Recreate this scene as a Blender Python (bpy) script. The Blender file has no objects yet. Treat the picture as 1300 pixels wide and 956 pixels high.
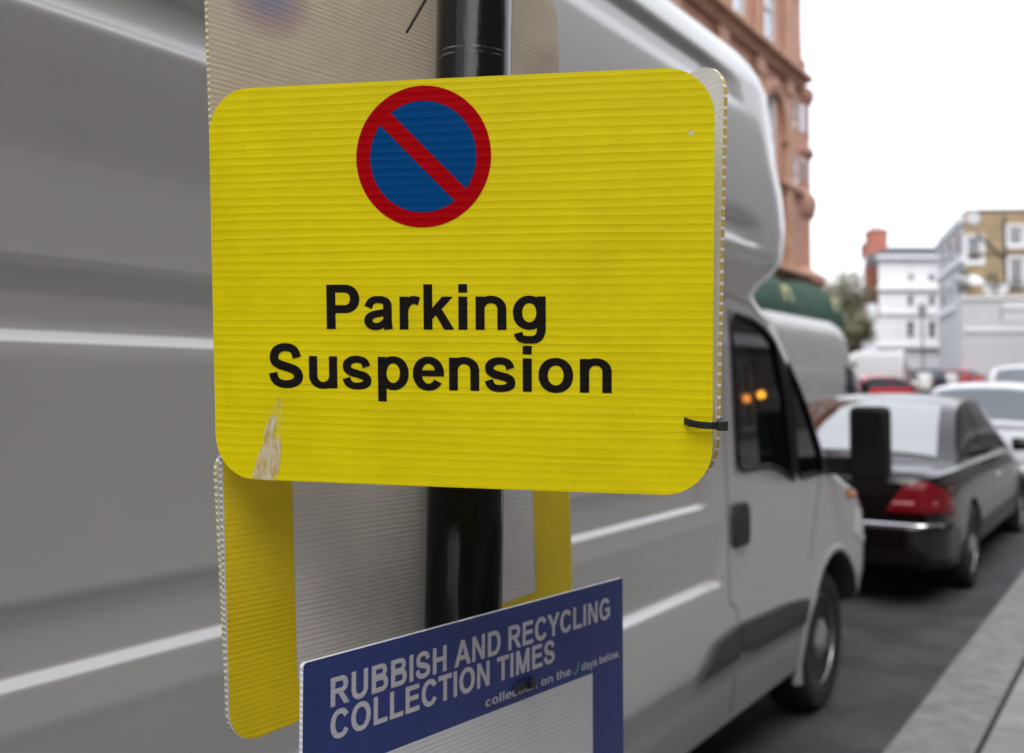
import bpy, bmesh, math, random
from mathutils import Vector, Matrix
random.seed(7)
R = math.radians
SC = bpy.context.scene
COL = SC.collection

# ------------------------------------------------------------------ camera
F = 1264.0                       # focal length in photo pixels (35 mm on a 36 mm wide frame)
TH = math.atan(830 / F)          # street runs this far to the right of the view axis
DL = math.atan(57 / F)           # slight upward pitch
EYE = Vector((0, 0, 1.6))
FW = Vector((-math.sin(TH) * math.cos(DL), math.cos(TH) * math.cos(DL), math.sin(DL)))
RT = Vector((math.cos(TH), math.sin(TH), 0))
UP = RT.cross(FW)
cam = bpy.data.cameras.new('camera')
cam.sensor_width = 36
cam.lens = 36 * F / 1300
cam.shift_y = -45 / 1300
cam.clip_start = 0.02
cam.clip_end = 2000
cam.dof.use_dof = True
cam.dof.focus_distance = 0.76
cam.dof.aperture_fstop = 5.8
co = bpy.data.objects.new('camera', cam)
mt = Matrix((RT, UP, -FW)).transposed().to_4x4()
mt.translation = EYE
co.matrix_world = mt
COL.objects.link(co)
SC.camera = co

# ------------------------------------------------------------------ sky, sun, exposure
SUN_EL, SUN_AZ = R(52), R(150)
w = bpy.data.worlds.new("World")
SC.world = w
w.use_nodes = True
nt = w.node_tree
bg = nt.nodes['Background']
sky = nt.nodes.new('ShaderNodeTexSky')
sky.sky_type = 'NISHITA'
sky.sun_disc = False
sky.sun_elevation = SUN_EL
sky.sun_rotation = SUN_AZ
sky.dust_density = 4
sky.ozone_density = 1.0
hs = nt.nodes.new('ShaderNodeHueSaturation')
hs.inputs['Saturation'].default_value = 0.22
hs.inputs['Value'].default_value = 1.0
mx = nt.nodes.new('ShaderNodeMix')
mx.data_type = 'RGBA'
mx.inputs[0].default_value = 0.6
mx.inputs[7].default_value = (9.2, 9.6, 10.4, 1)       # the even white of the cloud layer
nt.links.new(sky.outputs[0], hs.inputs['Color'])
nt.links.new(hs.outputs[0], mx.inputs[6])
nt.links.new(mx.outputs[2], bg.inputs[0])
bg.inputs[1].default_value = 0.10
sl = bpy.data.lights.new('sun', 'SUN')
sl.energy = 0.6
sl.angle = R(40)
sl.color = (1.0, 0.96, 0.9)
so = bpy.data.objects.new('sun', sl)
sd = Vector((math.sin(SUN_AZ) * math.cos(SUN_EL), math.cos(SUN_AZ) * math.cos(SUN_EL), math.sin(SUN_EL)))
so.rotation_euler = (-sd).to_track_quat('-Z', 'Y').to_euler()
COL.objects.link(so)
SC.view_settings.view_transform = 'Standard'
SC.view_settings.look = 'None'
SC.view_settings.gamma = 1
SC.view_settings.use_curve_mapping = False
SC.view_settings.exposure = 1.22
SC.cycles.max_bounces = 8
SC.cycles.transparent_max_bounces = 12
SC.cycles.caustics_reflective = False
SC.cycles.caustics_refractive = False

# ------------------------------------------------------------------ material helpers
def new_mat(name):
    m = bpy.data.materials.new(name)
    m.use_nodes = True
    return m, m.node_tree, m.node_tree.nodes['Principled BSDF']

def N(nt, t, **kw):
    n = nt.nodes.new('ShaderNode' + t)
    for k, v in kw.items():
        if k.startswith('i_'):
            key = k[2:]
            key = int(key) if key.isdigit() else key.replace('_', ' ')
            n.inputs[key].default_value = v
        else:
            setattr(n, k, v)
    return n

def c4(c): return (c[0], c[1], c[2], 1)

def mat(name, col, rough=0.6, metal=0, coat=0, noise=0.0, nscale=4.0, bump=0.0, bscale=60, spec=0.5, trans=0):
    m, nt, b = new_mat(name)
    b.inputs['Base Color'].default_value = c4(col)
    b.inputs['Roughness'].default_value = rough
    b.inputs['Metallic'].default_value = metal
    b.inputs['Coat Weight'].default_value = coat
    b.inputs['Coat Roughness'].default_value = 0.05
    b.inputs['Specular IOR Level'].default_value = spec
    tc = N(nt, 'TexCoord')
    if noise > 0:
        n = N(nt, 'TexNoise', i_Scale=nscale, i_Detail=6.0, i_Roughness=0.6)
        nt.links.new(tc.outputs['Object'], n.inputs['Vector'])
        r = N(nt, 'MapRange', i_1=0.3, i_2=0.7, i_3=1 - noise, i_4=1 + noise)
        nt.links.new(n.outputs[0], r.inputs[0])
        mm = N(nt, 'Mix', data_type='RGBA', blend_type='MULTIPLY', i_0=1.0)
        mm.inputs[6].default_value = c4(col)
        nt.links.new(r.outputs[0], mm.inputs[7])
        nt.links.new(mm.outputs[2], b.inputs['Base Color'])
    if bump > 0:
        n = N(nt, 'TexNoise', i_Scale=bscale, i_Detail=5.0)
        nt.links.new(tc.outputs['Object'], n.inputs['Vector'])
        bp = N(nt, 'Bump', i_Strength=bump, i_Distance=0.01)
        nt.links.new(n.outputs[0], bp.inputs['Height'])
        nt.links.new(bp.outputs[0], b.inputs['Normal'])
    return m

def emis(name, col, s):
    m, nt, b = new_mat(name)
    b.inputs['Base Color'].default_value = c4(col)
    b.inputs['Emission Color'].default_value = c4(col)
    b.inputs['Emission Strength'].default_value = s
    return m

def glass(name, tint=(0.55, 0.62, 0.62), dark=0.0, mirror=0.0):
    m, nt, b = new_mat(name)
    nt.nodes.remove(b)
    out = nt.nodes['Material Output']
    tr = N(nt, 'BsdfTransparent'); tr.inputs[0].default_value = c4(tint)
    gl = N(nt, 'BsdfGlossy'); gl.inputs['Roughness'].default_value = 0.02
    fr = N(nt, 'Fresnel', i_IOR=1.6)
    ad = N(nt, 'Math', operation='ADD', use_clamp=True, i_1=mirror)
    nt.links.new(fr.outputs[0], ad.inputs[0])
    ms = N(nt, 'MixShader')
    nt.links.new(ad.outputs[0], ms.inputs[0])
    nt.links.new(tr.outputs[0], ms.inputs[1])
    nt.links.new(gl.outputs[0], ms.inputs[2])
    nt.links.new(ms.outputs[0], out.inputs[0])
    return m

def brick(name, c1, c2, mortar, scale=1.0, rot=(R(90), 0, 0), noise=0.25):
    """brickwork laid over (horizontal, vertical) of the wall; uses object coordinates"""
    m, nt, b = new_mat(name)
    b.inputs['Roughness'].default_value = 0.85
    tc = N(nt, 'TexCoord')
    sp = N(nt, 'SeparateXYZ'); nt.links.new(tc.outputs['Object'], sp.inputs[0])
    ad = N(nt, 'Math', operation='ADD')
    nt.links.new(sp.outputs[0], ad.inputs[0]); nt.links.new(sp.outputs[1], ad.inputs[1])
    cb = N(nt, 'CombineXYZ')
    nt.links.new(ad.outputs[0], cb.inputs[0]); nt.links.new(sp.outputs[2], cb.inputs[1])
    bt = N(nt, 'TexBrick', i_Scale=scale)
    bt.inputs['Color1'].default_value = c4(c1); bt.inputs['Color2'].default_value = c4(c2)
    bt.inputs['Mortar'].default_value = c4(mortar)
    bt.inputs['Brick Width'].default_value = 0.225; bt.inputs['Row Height'].default_value = 0.075
    bt.inputs['Mortar Size'].default_value = 0.008
    nt.links.new(cb.outputs[0], bt.inputs['Vector'])
    n = N(nt, 'TexNoise', i_Scale=0.9, i_Detail=8.0, i_Roughness=0.65)
    nt.links.new(tc.outputs['Object'], n.inputs['Vector'])
    r = N(nt, 'MapRange', i_1=0.3, i_2=0.7, i_3=1 - noise, i_4=1 + noise)
    nt.links.new(n.outputs[0], r.inputs[0])
    mm = N(nt, 'Mix', data_type='RGBA', blend_type='MULTIPLY', i_0=1.0)
    nt.links.new(bt.outputs[0], mm.inputs[6]); nt.links.new(r.outputs[0], mm.inputs[7])
    nt.links.new(mm.outputs[2], b.inputs['Base Color'])
    return m

# corrugated plastic sheet: flutes run along local X, repeat along local Z
def fluted(name, col, pitch=0.0062, strength=0.5, rough=0.42, coarse=0.0, trans=0.0, zones=None, blotch=0.05, spec=0.4, skew=0.22):
    m, nt, b = new_mat(name)
    b.inputs['Roughness'].default_value = rough
    b.inputs['Specular IOR Level'].default_value = spec
    tc = N(nt, 'TexCoord')
    sp = N(nt, 'SeparateXYZ'); nt.links.new(tc.outputs['Object'], sp.inputs[0])
    # irregular flutes: the wall positions wander a little
    nz = N(nt, 'TexNoise', i_Scale=1.0, i_Detail=2.0)
    mp = N(nt, 'Mapping'); mp.inputs['Scale'].default_value = (3, 3, 55)
    nt.links.new(tc.outputs['Object'], mp.inputs[0]); nt.links.new(mp.outputs[0], nz.inputs['Vector'])
    wob = N(nt, 'MapRange', i_1=0.2, i_2=0.8, i_3=-0.35, i_4=0.35); nt.links.new(nz.outputs[0], wob.inputs[0])
    dv = N(nt, 'Math', operation='DIVIDE', i_1=pitch); nt.links.new(sp.outputs[2], dv.inputs[0])
    ad = N(nt, 'Math', operation='ADD'); nt.links.new(dv.outputs[0], ad.inputs[0]); nt.links.new(wob.outputs[0], ad.inputs[1])
    fr = N(nt, 'Math', operation='FRACT'); nt.links.new(ad.outputs[0], fr.inputs[0])
    cr = N(nt, 'ValToRGB')                    # profile of one flute: sagging skin, sharp wall line
    cr.color_ramp.interpolation = 'B_SPLINE'
    e = cr.color_ramp.elements
    e[0].position = 0.0; e[0].color = (1, 1, 1, 1)
    e[1].position = 1.0; e[1].color = (1, 1, 1, 1)
    for p, v in ((skew, 0.35), (0.5, 0.0), (0.8, 0.30), (0.93, 0.8)):
        q = e.new(p); q.color = (v, v, v, 1)
    nt.links.new(fr.outputs[0], cr.inputs[0])
    # strength changes from flute to flute
    fl = N(nt, 'Math', operation='FLOOR'); nt.links.new(ad.outputs[0], fl.inputs[0])
    wn = N(nt, 'TexWhiteNoise', noise_dimensions='1D'); nt.links.new(fl.outputs[0], wn.inputs['W'])
    st = N(nt, 'MapRange', i_1=0.0, i_2=1.0, i_3=0.55, i_4=1.2); nt.links.new(wn.outputs[0], st.inputs[0])
    ml = N(nt, 'Math', operation='MULTIPLY'); nt.links.new(cr.outputs[0], ml.inputs[0]); nt.links.new(st.outputs[0], ml.inputs[1])
    big = N(nt, 'TexNoise', i_Scale=9.0, i_Detail=3.0)
    nt.links.new(tc.outputs['Object'], big.inputs['Vector'])
    bm2 = N(nt, 'Math', operation='MULTIPLY', i_1=6.0); nt.links.new(big.outputs[0], bm2.inputs[0])
    sm = N(nt, 'Math', operation='ADD'); nt.links.new(ml.outputs[0], sm.inputs[0]); nt.links.new(bm2.outputs[0], sm.inputs[1])
    bp = N(nt, 'Bump', i_Strength=strength, i_Distance=0.0007)
    nt.links.new(sm.outputs[0], bp.inputs['Height'])
    nt.links.new(bp.outputs[0], b.inputs['Normal'])
    # grime
    n2 = N(nt, 'TexNoise', i_Scale=14.0, i_Detail=8.0, i_Roughness=0.7)
    nt.links.new(tc.outputs['Object'], n2.inputs['Vector'])
    r2 = N(nt, 'MapRange', i_1=0.35, i_2=0.75, i_3=1.0 + blotch * 0.5, i_4=1.0 - blotch)
    nt.links.new(n2.outputs[0], r2.inputs[0])
    # small dark specks
    vo = N(nt, 'TexVoronoi', i_Scale=38.0, feature='F1')
    nt.links.new(tc.outputs['Object'], vo.inputs['Vector'])
    vs = N(nt, 'MapRange', i_1=0.012, i_2=0.04, i_3=0.6, i_4=1.0); nt.links.new(vo.outputs['Distance'], vs.inputs[0])
    m3 = N(nt, 'Math', operation='MULTIPLY'); nt.links.new(r2.outputs[0], m3.inputs[0]); nt.links.new(vs.outputs[0], m3.inputs[1])
    mm = N(nt, 'Mix', data_type='RGBA', blend_type='MULTIPLY', i_0=1.0)
    mm.inputs[6].default_value = c4(col)
    base = None
    if zones:                                 # (cx, cz, r_in, r_out, colour): a print showing faintly through the sheet
        prev = None
        for (cx, cz, r0, r1, zc, amt) in zones:
            px = N(nt, 'Math', operation='SUBTRACT', i_1=cx); nt.links.new(sp.outputs[0], px.inputs[0])
            pz = N(nt, 'Math', operation='SUBTRACT', i_1=cz); nt.links.new(sp.outputs[2], pz.inputs[0])
            cv = N(nt, 'CombineXYZ'); nt.links.new(px.outputs[0], cv.inputs[0]); nt.links.new(pz.outputs[0], cv.inputs[1])
            ln = N(nt, 'VectorMath', operation='LENGTH'); nt.links.new(cv.outputs[0], ln.inputs[0])
            rr = N(nt, 'MapRange', i_1=r0, i_2=r1, i_3=amt, i_4=0.0); nt.links.new(ln.outputs['Value'], rr.inputs[0])
            zx = N(nt, 'Mix', data_type='RGBA'); nt.links.new(rr.outputs[0], zx.inputs[0])
            if prev: nt.links.new(prev.outputs[2], zx.inputs[6])
            else: zx.inputs[6].default_value = c4(col)
            zx.inputs[7].default_value = c4(zc)
            prev = zx
        nt.links.new(prev.outputs[2], mm.inputs[6])
        base = prev
    nt.links.new(m3.outputs[0], mm.inputs[7])
    nt.links.new(mm.outputs[2], b.inputs['Base Color'])
    if trans > 0:
        out = nt.nodes['Material Output']
        tl = N(nt, 'BsdfTranslucent')
        nt.links.new(mm.outputs[2], tl.inputs[0])
        ms = N(nt, 'MixShader', i_0=trans)
        nt.links.new(b.outputs[0], ms.inputs[1]); nt.links.new(tl.outputs[0], ms.inputs[2])
        nt.links.new(ms.outputs[0], out.inputs[0])
    return m

# cut end of the sheet: open flutes between the two skins
def flute_end(name, light, dark, pitch, frac=.38):
    m, nt, b = new_mat(name)
    b.inputs['Roughness'].default_value = 0.4
    tc = N(nt, 'TexCoord')
    sp = N(nt, 'SeparateXYZ'); nt.links.new(tc.outputs['Object'], sp.inputs[0])
    dv = N(nt, 'Math', operation='DIVIDE', i_1=pitch); nt.links.new(sp.outputs[2], dv.inputs[0])
    nz = N(nt, 'TexNoise', i_Scale=30.0, i_Detail=2.0); nt.links.new(tc.outputs['Object'], nz.inputs['Vector'])
    ad = N(nt, 'Math', operation='ADD'); nt.links.new(dv.outputs[0], ad.inputs[0]); nt.links.new(nz.outputs[0], ad.inputs[1])
    fr = N(nt, 'Math', operation='FRACT'); nt.links.new(ad.outputs[0], fr.inputs[0])
    cr = N(nt, 'ValToRGB'); cr.color_ramp.interpolation = 'CONSTANT'
    e = cr.color_ramp.elements
    e[0].color = c4(light); e[1].position = frac; e[1].color = c4(dark)
    nt.links.new(fr.outputs[0], cr.inputs[0]); nt.links.new(cr.outputs[0], b.inputs['Base Color'])
    return m

# ------------------------------------------------------------------ mesh helpers
class MB:
    def __init__(s): s.v = []; s.f = []; s.mi = []
    def add(s, vs, fs, mi=0):
        o = len(s.v); s.v += [tuple(v) for v in vs]
        s.f += [tuple(i + o for i in f) for f in fs]; s.mi += [mi] * len(fs)
    def box(s, x0, x1, y0, y1, z0, z1, mi=0):
        s.add([(x0, y0, z0), (x1, y0, z0), (x1, y1, z0), (x0, y1, z0), (x0, y0, z1), (x1, y0, z1), (x1, y1, z1), (x0, y1, z1)],
              [(0, 3, 2, 1), (4, 5, 6, 7), (0, 1, 5, 4), (1, 2, 6, 5), (2, 3, 7, 6), (3, 0, 4, 7)], mi)
    def grid(s, rows, close_u=False, mi=0):
        n = len(rows[0]); vs = [p for r in rows for p in r]; fs = []
        for i in range(len(rows) - 1):
            for j in range(n if close_u else n - 1):
                k = (j + 1) % n
                fs.append((i * n + j, i * n + k, (i + 1) * n + k, (i + 1) * n + j))
        s.add(vs, fs, mi)
    def loft(s, rings, mi=0):            # closed rings with end caps
        s.grid(rings, True, mi); n = len(rings[0]); o = len(s.v) - n * len(rings)
        s.f.append(tuple(reversed(range(o, o + n)))); s.mi.append(mi)
        s.f.append(tuple(range(len(s.v) - n, len(s.v)))); s.mi.append(mi)
    def tube(s, pts, r, n=10, mi=0, caps=True):
        pts = [Vector(p) for p in pts]; rr = r if isinstance(r, (list, tuple)) else [r] * len(pts)
        rings = []; up = Vector((0, 0, 1))
        for i, p in enumerate(pts):
            d = (pts[min(i + 1, len(pts) - 1)] - pts[max(i - 1, 0)]).normalized()
            a = up if abs(d.dot(up)) < 0.95 else Vector((0, 1, 0))
            u = d.cross(a).normalized(); v = d.cross(u).normalized()
            rings.append([p + (u * math.cos(t) + v * math.sin(t)) * rr[i] for t in [2 * math.pi * k / n for k in range(n)]])
        if caps: s.loft(rings, mi)
        else: s.grid(rings, True, mi)
    def lathe(s, prof, c=(0, 0, 0), n=24, axis='z', mi=0):
        rings = []
        for r, h in prof:
            ring = []
            for k in range(n):
                t = 2 * math.pi * k / n; a, b2 = r * math.cos(t), r * math.sin(t)
                ring.append((c[0] + a, c[1] + b2, c[2] + h) if axis == 'z' else (c[0] + h, c[1] + a, c[2] + b2) if axis == 'x' else (c[0] + a, c[1] + h, c[2] + b2))
            rings.append(ring)
        s.loft(rings, mi)
    def split(s, name, mats, parent=None, **kw):
        """every connected piece becomes a part of its own"""
        par = list(range(len(s.v)))
        def fnd(i):
            while par[i] != i: par[i] = par[par[i]]; i = par[i]
            return i
        for f in s.f:
            for i in f[1:]: par[fnd(i)] = fnd(f[0])
        gr = {}
        for f, mi in zip(s.f, s.mi): gr.setdefault(fnd(f[0]), []).append((f, mi))
        out = []
        for fs in gr.values():
            q = MB(); idx = {}
            for f, mi in fs:
                g = []
                for i in f:
                    if i not in idx: idx[i] = len(q.v); q.v.append(s.v[i])
                    g.append(idx[i])
                q.f.append(tuple(g)); q.mi.append(mi)
            out.append(q.build(name, mats, parent, **kw))
        return out
    def build(s, name, mats, parent=None, smooth=False, bevel=0, sharp=None, fix=True):
        me = bpy.data.meshes.new(name); me.from_pydata(s.v, [], s.f)
        for m in (mats if isinstance(mats, (list, tuple)) else [mats]): me.materials.append(m)
        me.polygons.foreach_set('material_index', s.mi); me.update()
        if fix:
            bm = bmesh.new(); bm.from_mesh(me); bmesh.ops.recalc_face_normals(bm, faces=bm.faces); bm.to_mesh(me); bm.free()
        if smooth:
            me.shade_smooth()
            if sharp: me.set_sharp_from_angle(angle=R(sharp))
        o = bpy.data.objects.new(name, me); COL.objects.link(o)
        if parent: o.parent = parent
        if bevel:
            md = o.modifiers.new('b', 'BEVEL'); md.width = bevel; md.segments = 2; md.limit_method = 'ANGLE'; md.angle_limit = R(40)
        return o

def empty(name, loc=(0, 0, 0), rz=0, label=None, cat=None, group=None, M=None):
    o = bpy.data.objects.new(name, None); o.empty_display_size = 0.1
    if M is not None: o.matrix_world = M
    else: o.location = loc; o.rotation_euler = (0, 0, rz)
    COL.objects.link(o); tag(o, label, cat, group)
    return o
def tag(o, label=None, cat=None, group=None, kind=None):
    if label: o['label'] = label
    if cat: o['category'] = cat
    if group: o['group'] = group
    if kind: o['kind'] = kind
    return o
def bool_cut(o, cutters):
    for c in cutters:
        md = o.modifiers.new('c', 'BOOLEAN'); md.operation = 'DIFFERENCE'; md.solver = 'EXACT'; md.object = c
    bpy.context.view_layer.update()
    me = bpy.data.meshes.new_from_object(o.evaluated_get(bpy.context.evaluated_depsgraph_get()))
    o.modifiers.clear(); o.data = me
    for c in cutters: bpy.data.objects.remove(c)
    return o
def interp(x, pts):
    if x <= pts[0][0]: return pts[0][1]
    for (a, va), (b, vb) in zip(pts, pts[1:]):
        if x <= b: return va + (vb - va) * (x - a) / (b - a)
    return pts[-1][1]
def sinterp(x, pts, h=0.06):
    return sum(interp(x + k * h, pts) * wt for k, wt in ((-1, .25), (-.5, .25), (0, 0.0), (.5, .25), (1, .25)))
def copy_tree(o, parent=None):
    c = o.copy(); COL.objects.link(c)
    c.parent = parent
    for ch in [q for q in COL.objects if q.parent == o]: copy_tree(ch, c)
    return c
def G(y): return 0.022 * max(0.0, min(y, 140) - 9)        # the street climbs gently away from the camera

# ------------------------------------------------------------------ materials
asphalt = mat('asphalt', (0.040, 0.040, 0.043), 0.75, noise=0.6, nscale=2.4, bump=0.8, bscale=120)
granite = mat('kerb granite', (0.18, 0.178, 0.176), 0.7, noise=0.3, nscale=9, bump=0.3, bscale=150)
def slab_mat():
    m, nt, b = new_mat('paving slabs'); b.inputs['Roughness'].default_value = 0.8
    tc = N(nt, 'TexCoord')
    bt = N(nt, 'TexBrick', i_Scale=1.0); bt.inputs['Color1'].default_value = (.235, .23, .225, 1); bt.inputs['Color2'].default_value = (.275, .267, .26, 1)
    bt.inputs['Mortar'].default_value = (.12, .115, .11, 1); bt.inputs['Brick Width'].default_value = .75; bt.inputs['Row Height'].default_value = .6; bt.inputs['Mortar Size'].default_value = .008
    nt.links.new(tc.outputs['Object'], bt.inputs['Vector'])
    n = N(nt, 'TexNoise', i_Scale=5.0, i_Detail=8.0); nt.links.new(tc.outputs['Object'], n.inputs['Vector'])
    r = N(nt, 'MapRange', i_1=.3, i_2=.7, i_3=.8, i_4=1.12); nt.links.new(n.outputs[0], r.inputs[0])
    mm = N(nt, 'Mix', data_type='RGBA', blend_type='MULTIPLY', i_0=1.0); nt.links.new(bt.outputs[0], mm.inputs[6]); nt.links.new(r.outputs[0], mm.inputs[7])
    nt.links.new(mm.outputs[2], b.inputs['Base Color']); return m
slabs = slab_mat()
rubber = mat('rubber', (0.018, 0.018, 0.018), 0.75, noise=.3, nscale=20)
blackpl = mat('black plastic', (0.010, 0.010, 0.011), 0.5, bump=.15, bscale=300, spec=.15)
greypl = mat('grey plastic trim', (0.034, 0.034, 0.038), 0.6, noise=.15, nscale=6)
darkin = mat('dark interior', (0.02, 0.021, 0.024), 0.8)
alloy = mat('alloy', (0.5, 0.5, 0.52), 0.35, metal=.8, noise=.2, nscale=8)
chrome = mat('chrome', (0.75, 0.76, 0.78), 0.12, metal=1)
redlens = mat('red lens', (0.17, 0.002, 0.006), 0.4, coat=.1, spec=.3)
clearlens = mat('clear lens', (0.6, 0.6, 0.62), 0.1, coat=.5)
ambercol = mat('amber lens', (0.65, 0.17, 0.02), 0.2, coat=.5)
win_glass = glass('van window glass', (0.42, 0.5, 0.5), mirror=0.03)
car_glass = glass('tinted car glass', (0.16, 0.22, 0.24), mirror=0.04)
white_paint = mat('white stucco', (0.78, 0.785, 0.80), 0.7, noise=.05, nscale=.7)
pale_render = mat('pale render', (0.52, 0.515, 0.535), 0.75, noise=.06, nscale=.5)
win_dark = mat('window panes', (0.05, 0.06, 0.075), 0.08, coat=.3)
win_sky = mat('sky painted window panes', (0.55, 0.60, 0.68), 0.10, metal=.7)  # sky reflection painted into the pale blue pane colour

# ------------------------------------------------------------------ ground, road, kerbs
def sheet(name, x0, x1, ys, dz, m, thick=0, kindname=None):
    b = MB(); rows = [[(x0, y, G(y) + dz), (x1, y, G(y) + dz)] for y in ys]
    b.grid(rows)
    if thick:
        b.grid([[(x, y, G(y) + dz), (x, y, G(y) + dz - thick)] for y in ys for x in [x0]])
        b.grid([[(x, y, G(y) + dz), (x, y, G(y) + dz - thick)] for y in ys for x in [x1]])
    o = b.build(name, m, fix=False); o['kind'] = 'structure'; return o
ys = [-60, -20, 0, 9] + list(range(12, 144, 4)) + [140, 420]
ys = sorted(set(ys))
gm = mat('ground earth', (0.09, 0.085, 0.08), .9, noise=.2)
sheet('ground', -420, 420, ys, -0.012, gm)
near = [y for y in ys if y <= 44]
sheet('road', -8.0, -1.0, near, 0.0, asphalt)
sheet('road', -60, 60, [44, 60, 72, 84, 96, 108, 120, 140], 0.0, asphalt)
# near kerb: granite stones, and the pavement behind it
def kerb(name, x0, x1, y0, y1, seg=0.92):
    b = MB(); y = y0
    while y < y1:
        e = y + seg - 0.008
        z0, z1 = G(y), G(e)
        zt = 0.125 + random.uniform(-.002, .002); c = .012
        prof = [(x0, -.05), (x0, -c), (x0 + (c if x1 > x0 else -c), 0), (x1, 0), (x1, -.05)]
        rings = [[(px, yy, zz + zt + pz - (.1 if pz < -.02 else 0)) for px, pz in prof] for yy, zz in ((y, z0), (e, z1))]
        b.loft(rings); y += seg
    o = b.build(name, granite); o['kind'] = 'structure'; return o
kerb('kerb', -1.0, -0.685, -3, 44)
kerb('kerb', -8.0, -8.3, -3, 44)
sheet('pavement', -0.662, 9.0, near, 0.122, slabs)
sheet('pavement', -10.4, -8.302, near, 0.122, slabs)
# iron gully drain line: a painted yellow line pair is not visible in the photo, so the channel stays plain

# ------------------------------------------------------------------ lettering (own glyph shapes, bold grotesque)
def ringp(cx, cy, rx, ry, tx, ty, a0=0, a1=360, n=40, p=2.1):
    """band between two super-ellipses, as quads"""
    o, i = [], []
    for k in range(n + 1):
        a = R(a0 + (a1 - a0) * k / n); c, s = math.cos(a), math.sin(a)
        def se(x, y):
            return (cx + x * math.copysign(abs(c) ** (2 / p), c), cy + y * math.copysign(abs(s) ** (2 / p), s))
        o.append(se(rx, ry)); i.append(se(rx - tx, ry - ty))
    return [[o[k], o[k + 1], i[k + 1], i[k]] for k in range(n)]
def stroke(pts, ws, n=7):
    P = [Vector(p) for p in pts]; out = []; W = []
    for i in range(len(P) - 1):
        p0, p1, p2, p3 = P[max(i - 1, 0)], P[i], P[i + 1], P[min(i + 2, len(P) - 1)]
        for k in range(n + (1 if i == len(P) - 2 else 0)):
            t = k / n
            out.append(0.5 * ((2 * p1) + (p2 - p0) * t + (2 * p0 - 5 * p1 + 4 * p2 - p3) * t * t + (3 * p1 - p0 - 3 * p2 + p3) * t ** 3))
            W.append(ws[i] + (ws[i + 1] - ws[i]) * t)
    L, Rr = [], []
    for i, p in enumerate(out):
        d = (out[min(i + 1, len(out) - 1)] - out[max(i - 1, 0)]).normalized(); nn = Vector((-d.y, d.x)) * W[i] / 2
        L.append(tuple(p + nn)); Rr.append(tuple(p - nn))
    return [[L[i], L[i + 1], Rr[i + 1], Rr[i]] for i in range(len(out) - 1)]
def rc(x0, y0, x1, y1): return [[(x0, y0), (x1, y0), (x1, y1), (x0, y1)]]
def dee(x0, x1, y0, y1, t, h, n=14):
    """D shaped bowl open to the stem: straight top and bottom, round right"""
    ry = (y1 - y0) / 2; rx = min(ry * 1.05, (x1 - x0) * .62); cx = x1 - rx; cy = (y0 + y1) / 2
    return rc(x0, y1 - h, cx, y1) + rc(x0, y0, cx, y0 + h) + ringp(cx, cy, rx, ry, t, h, -90, 90, n * 2, 2.1)
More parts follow.
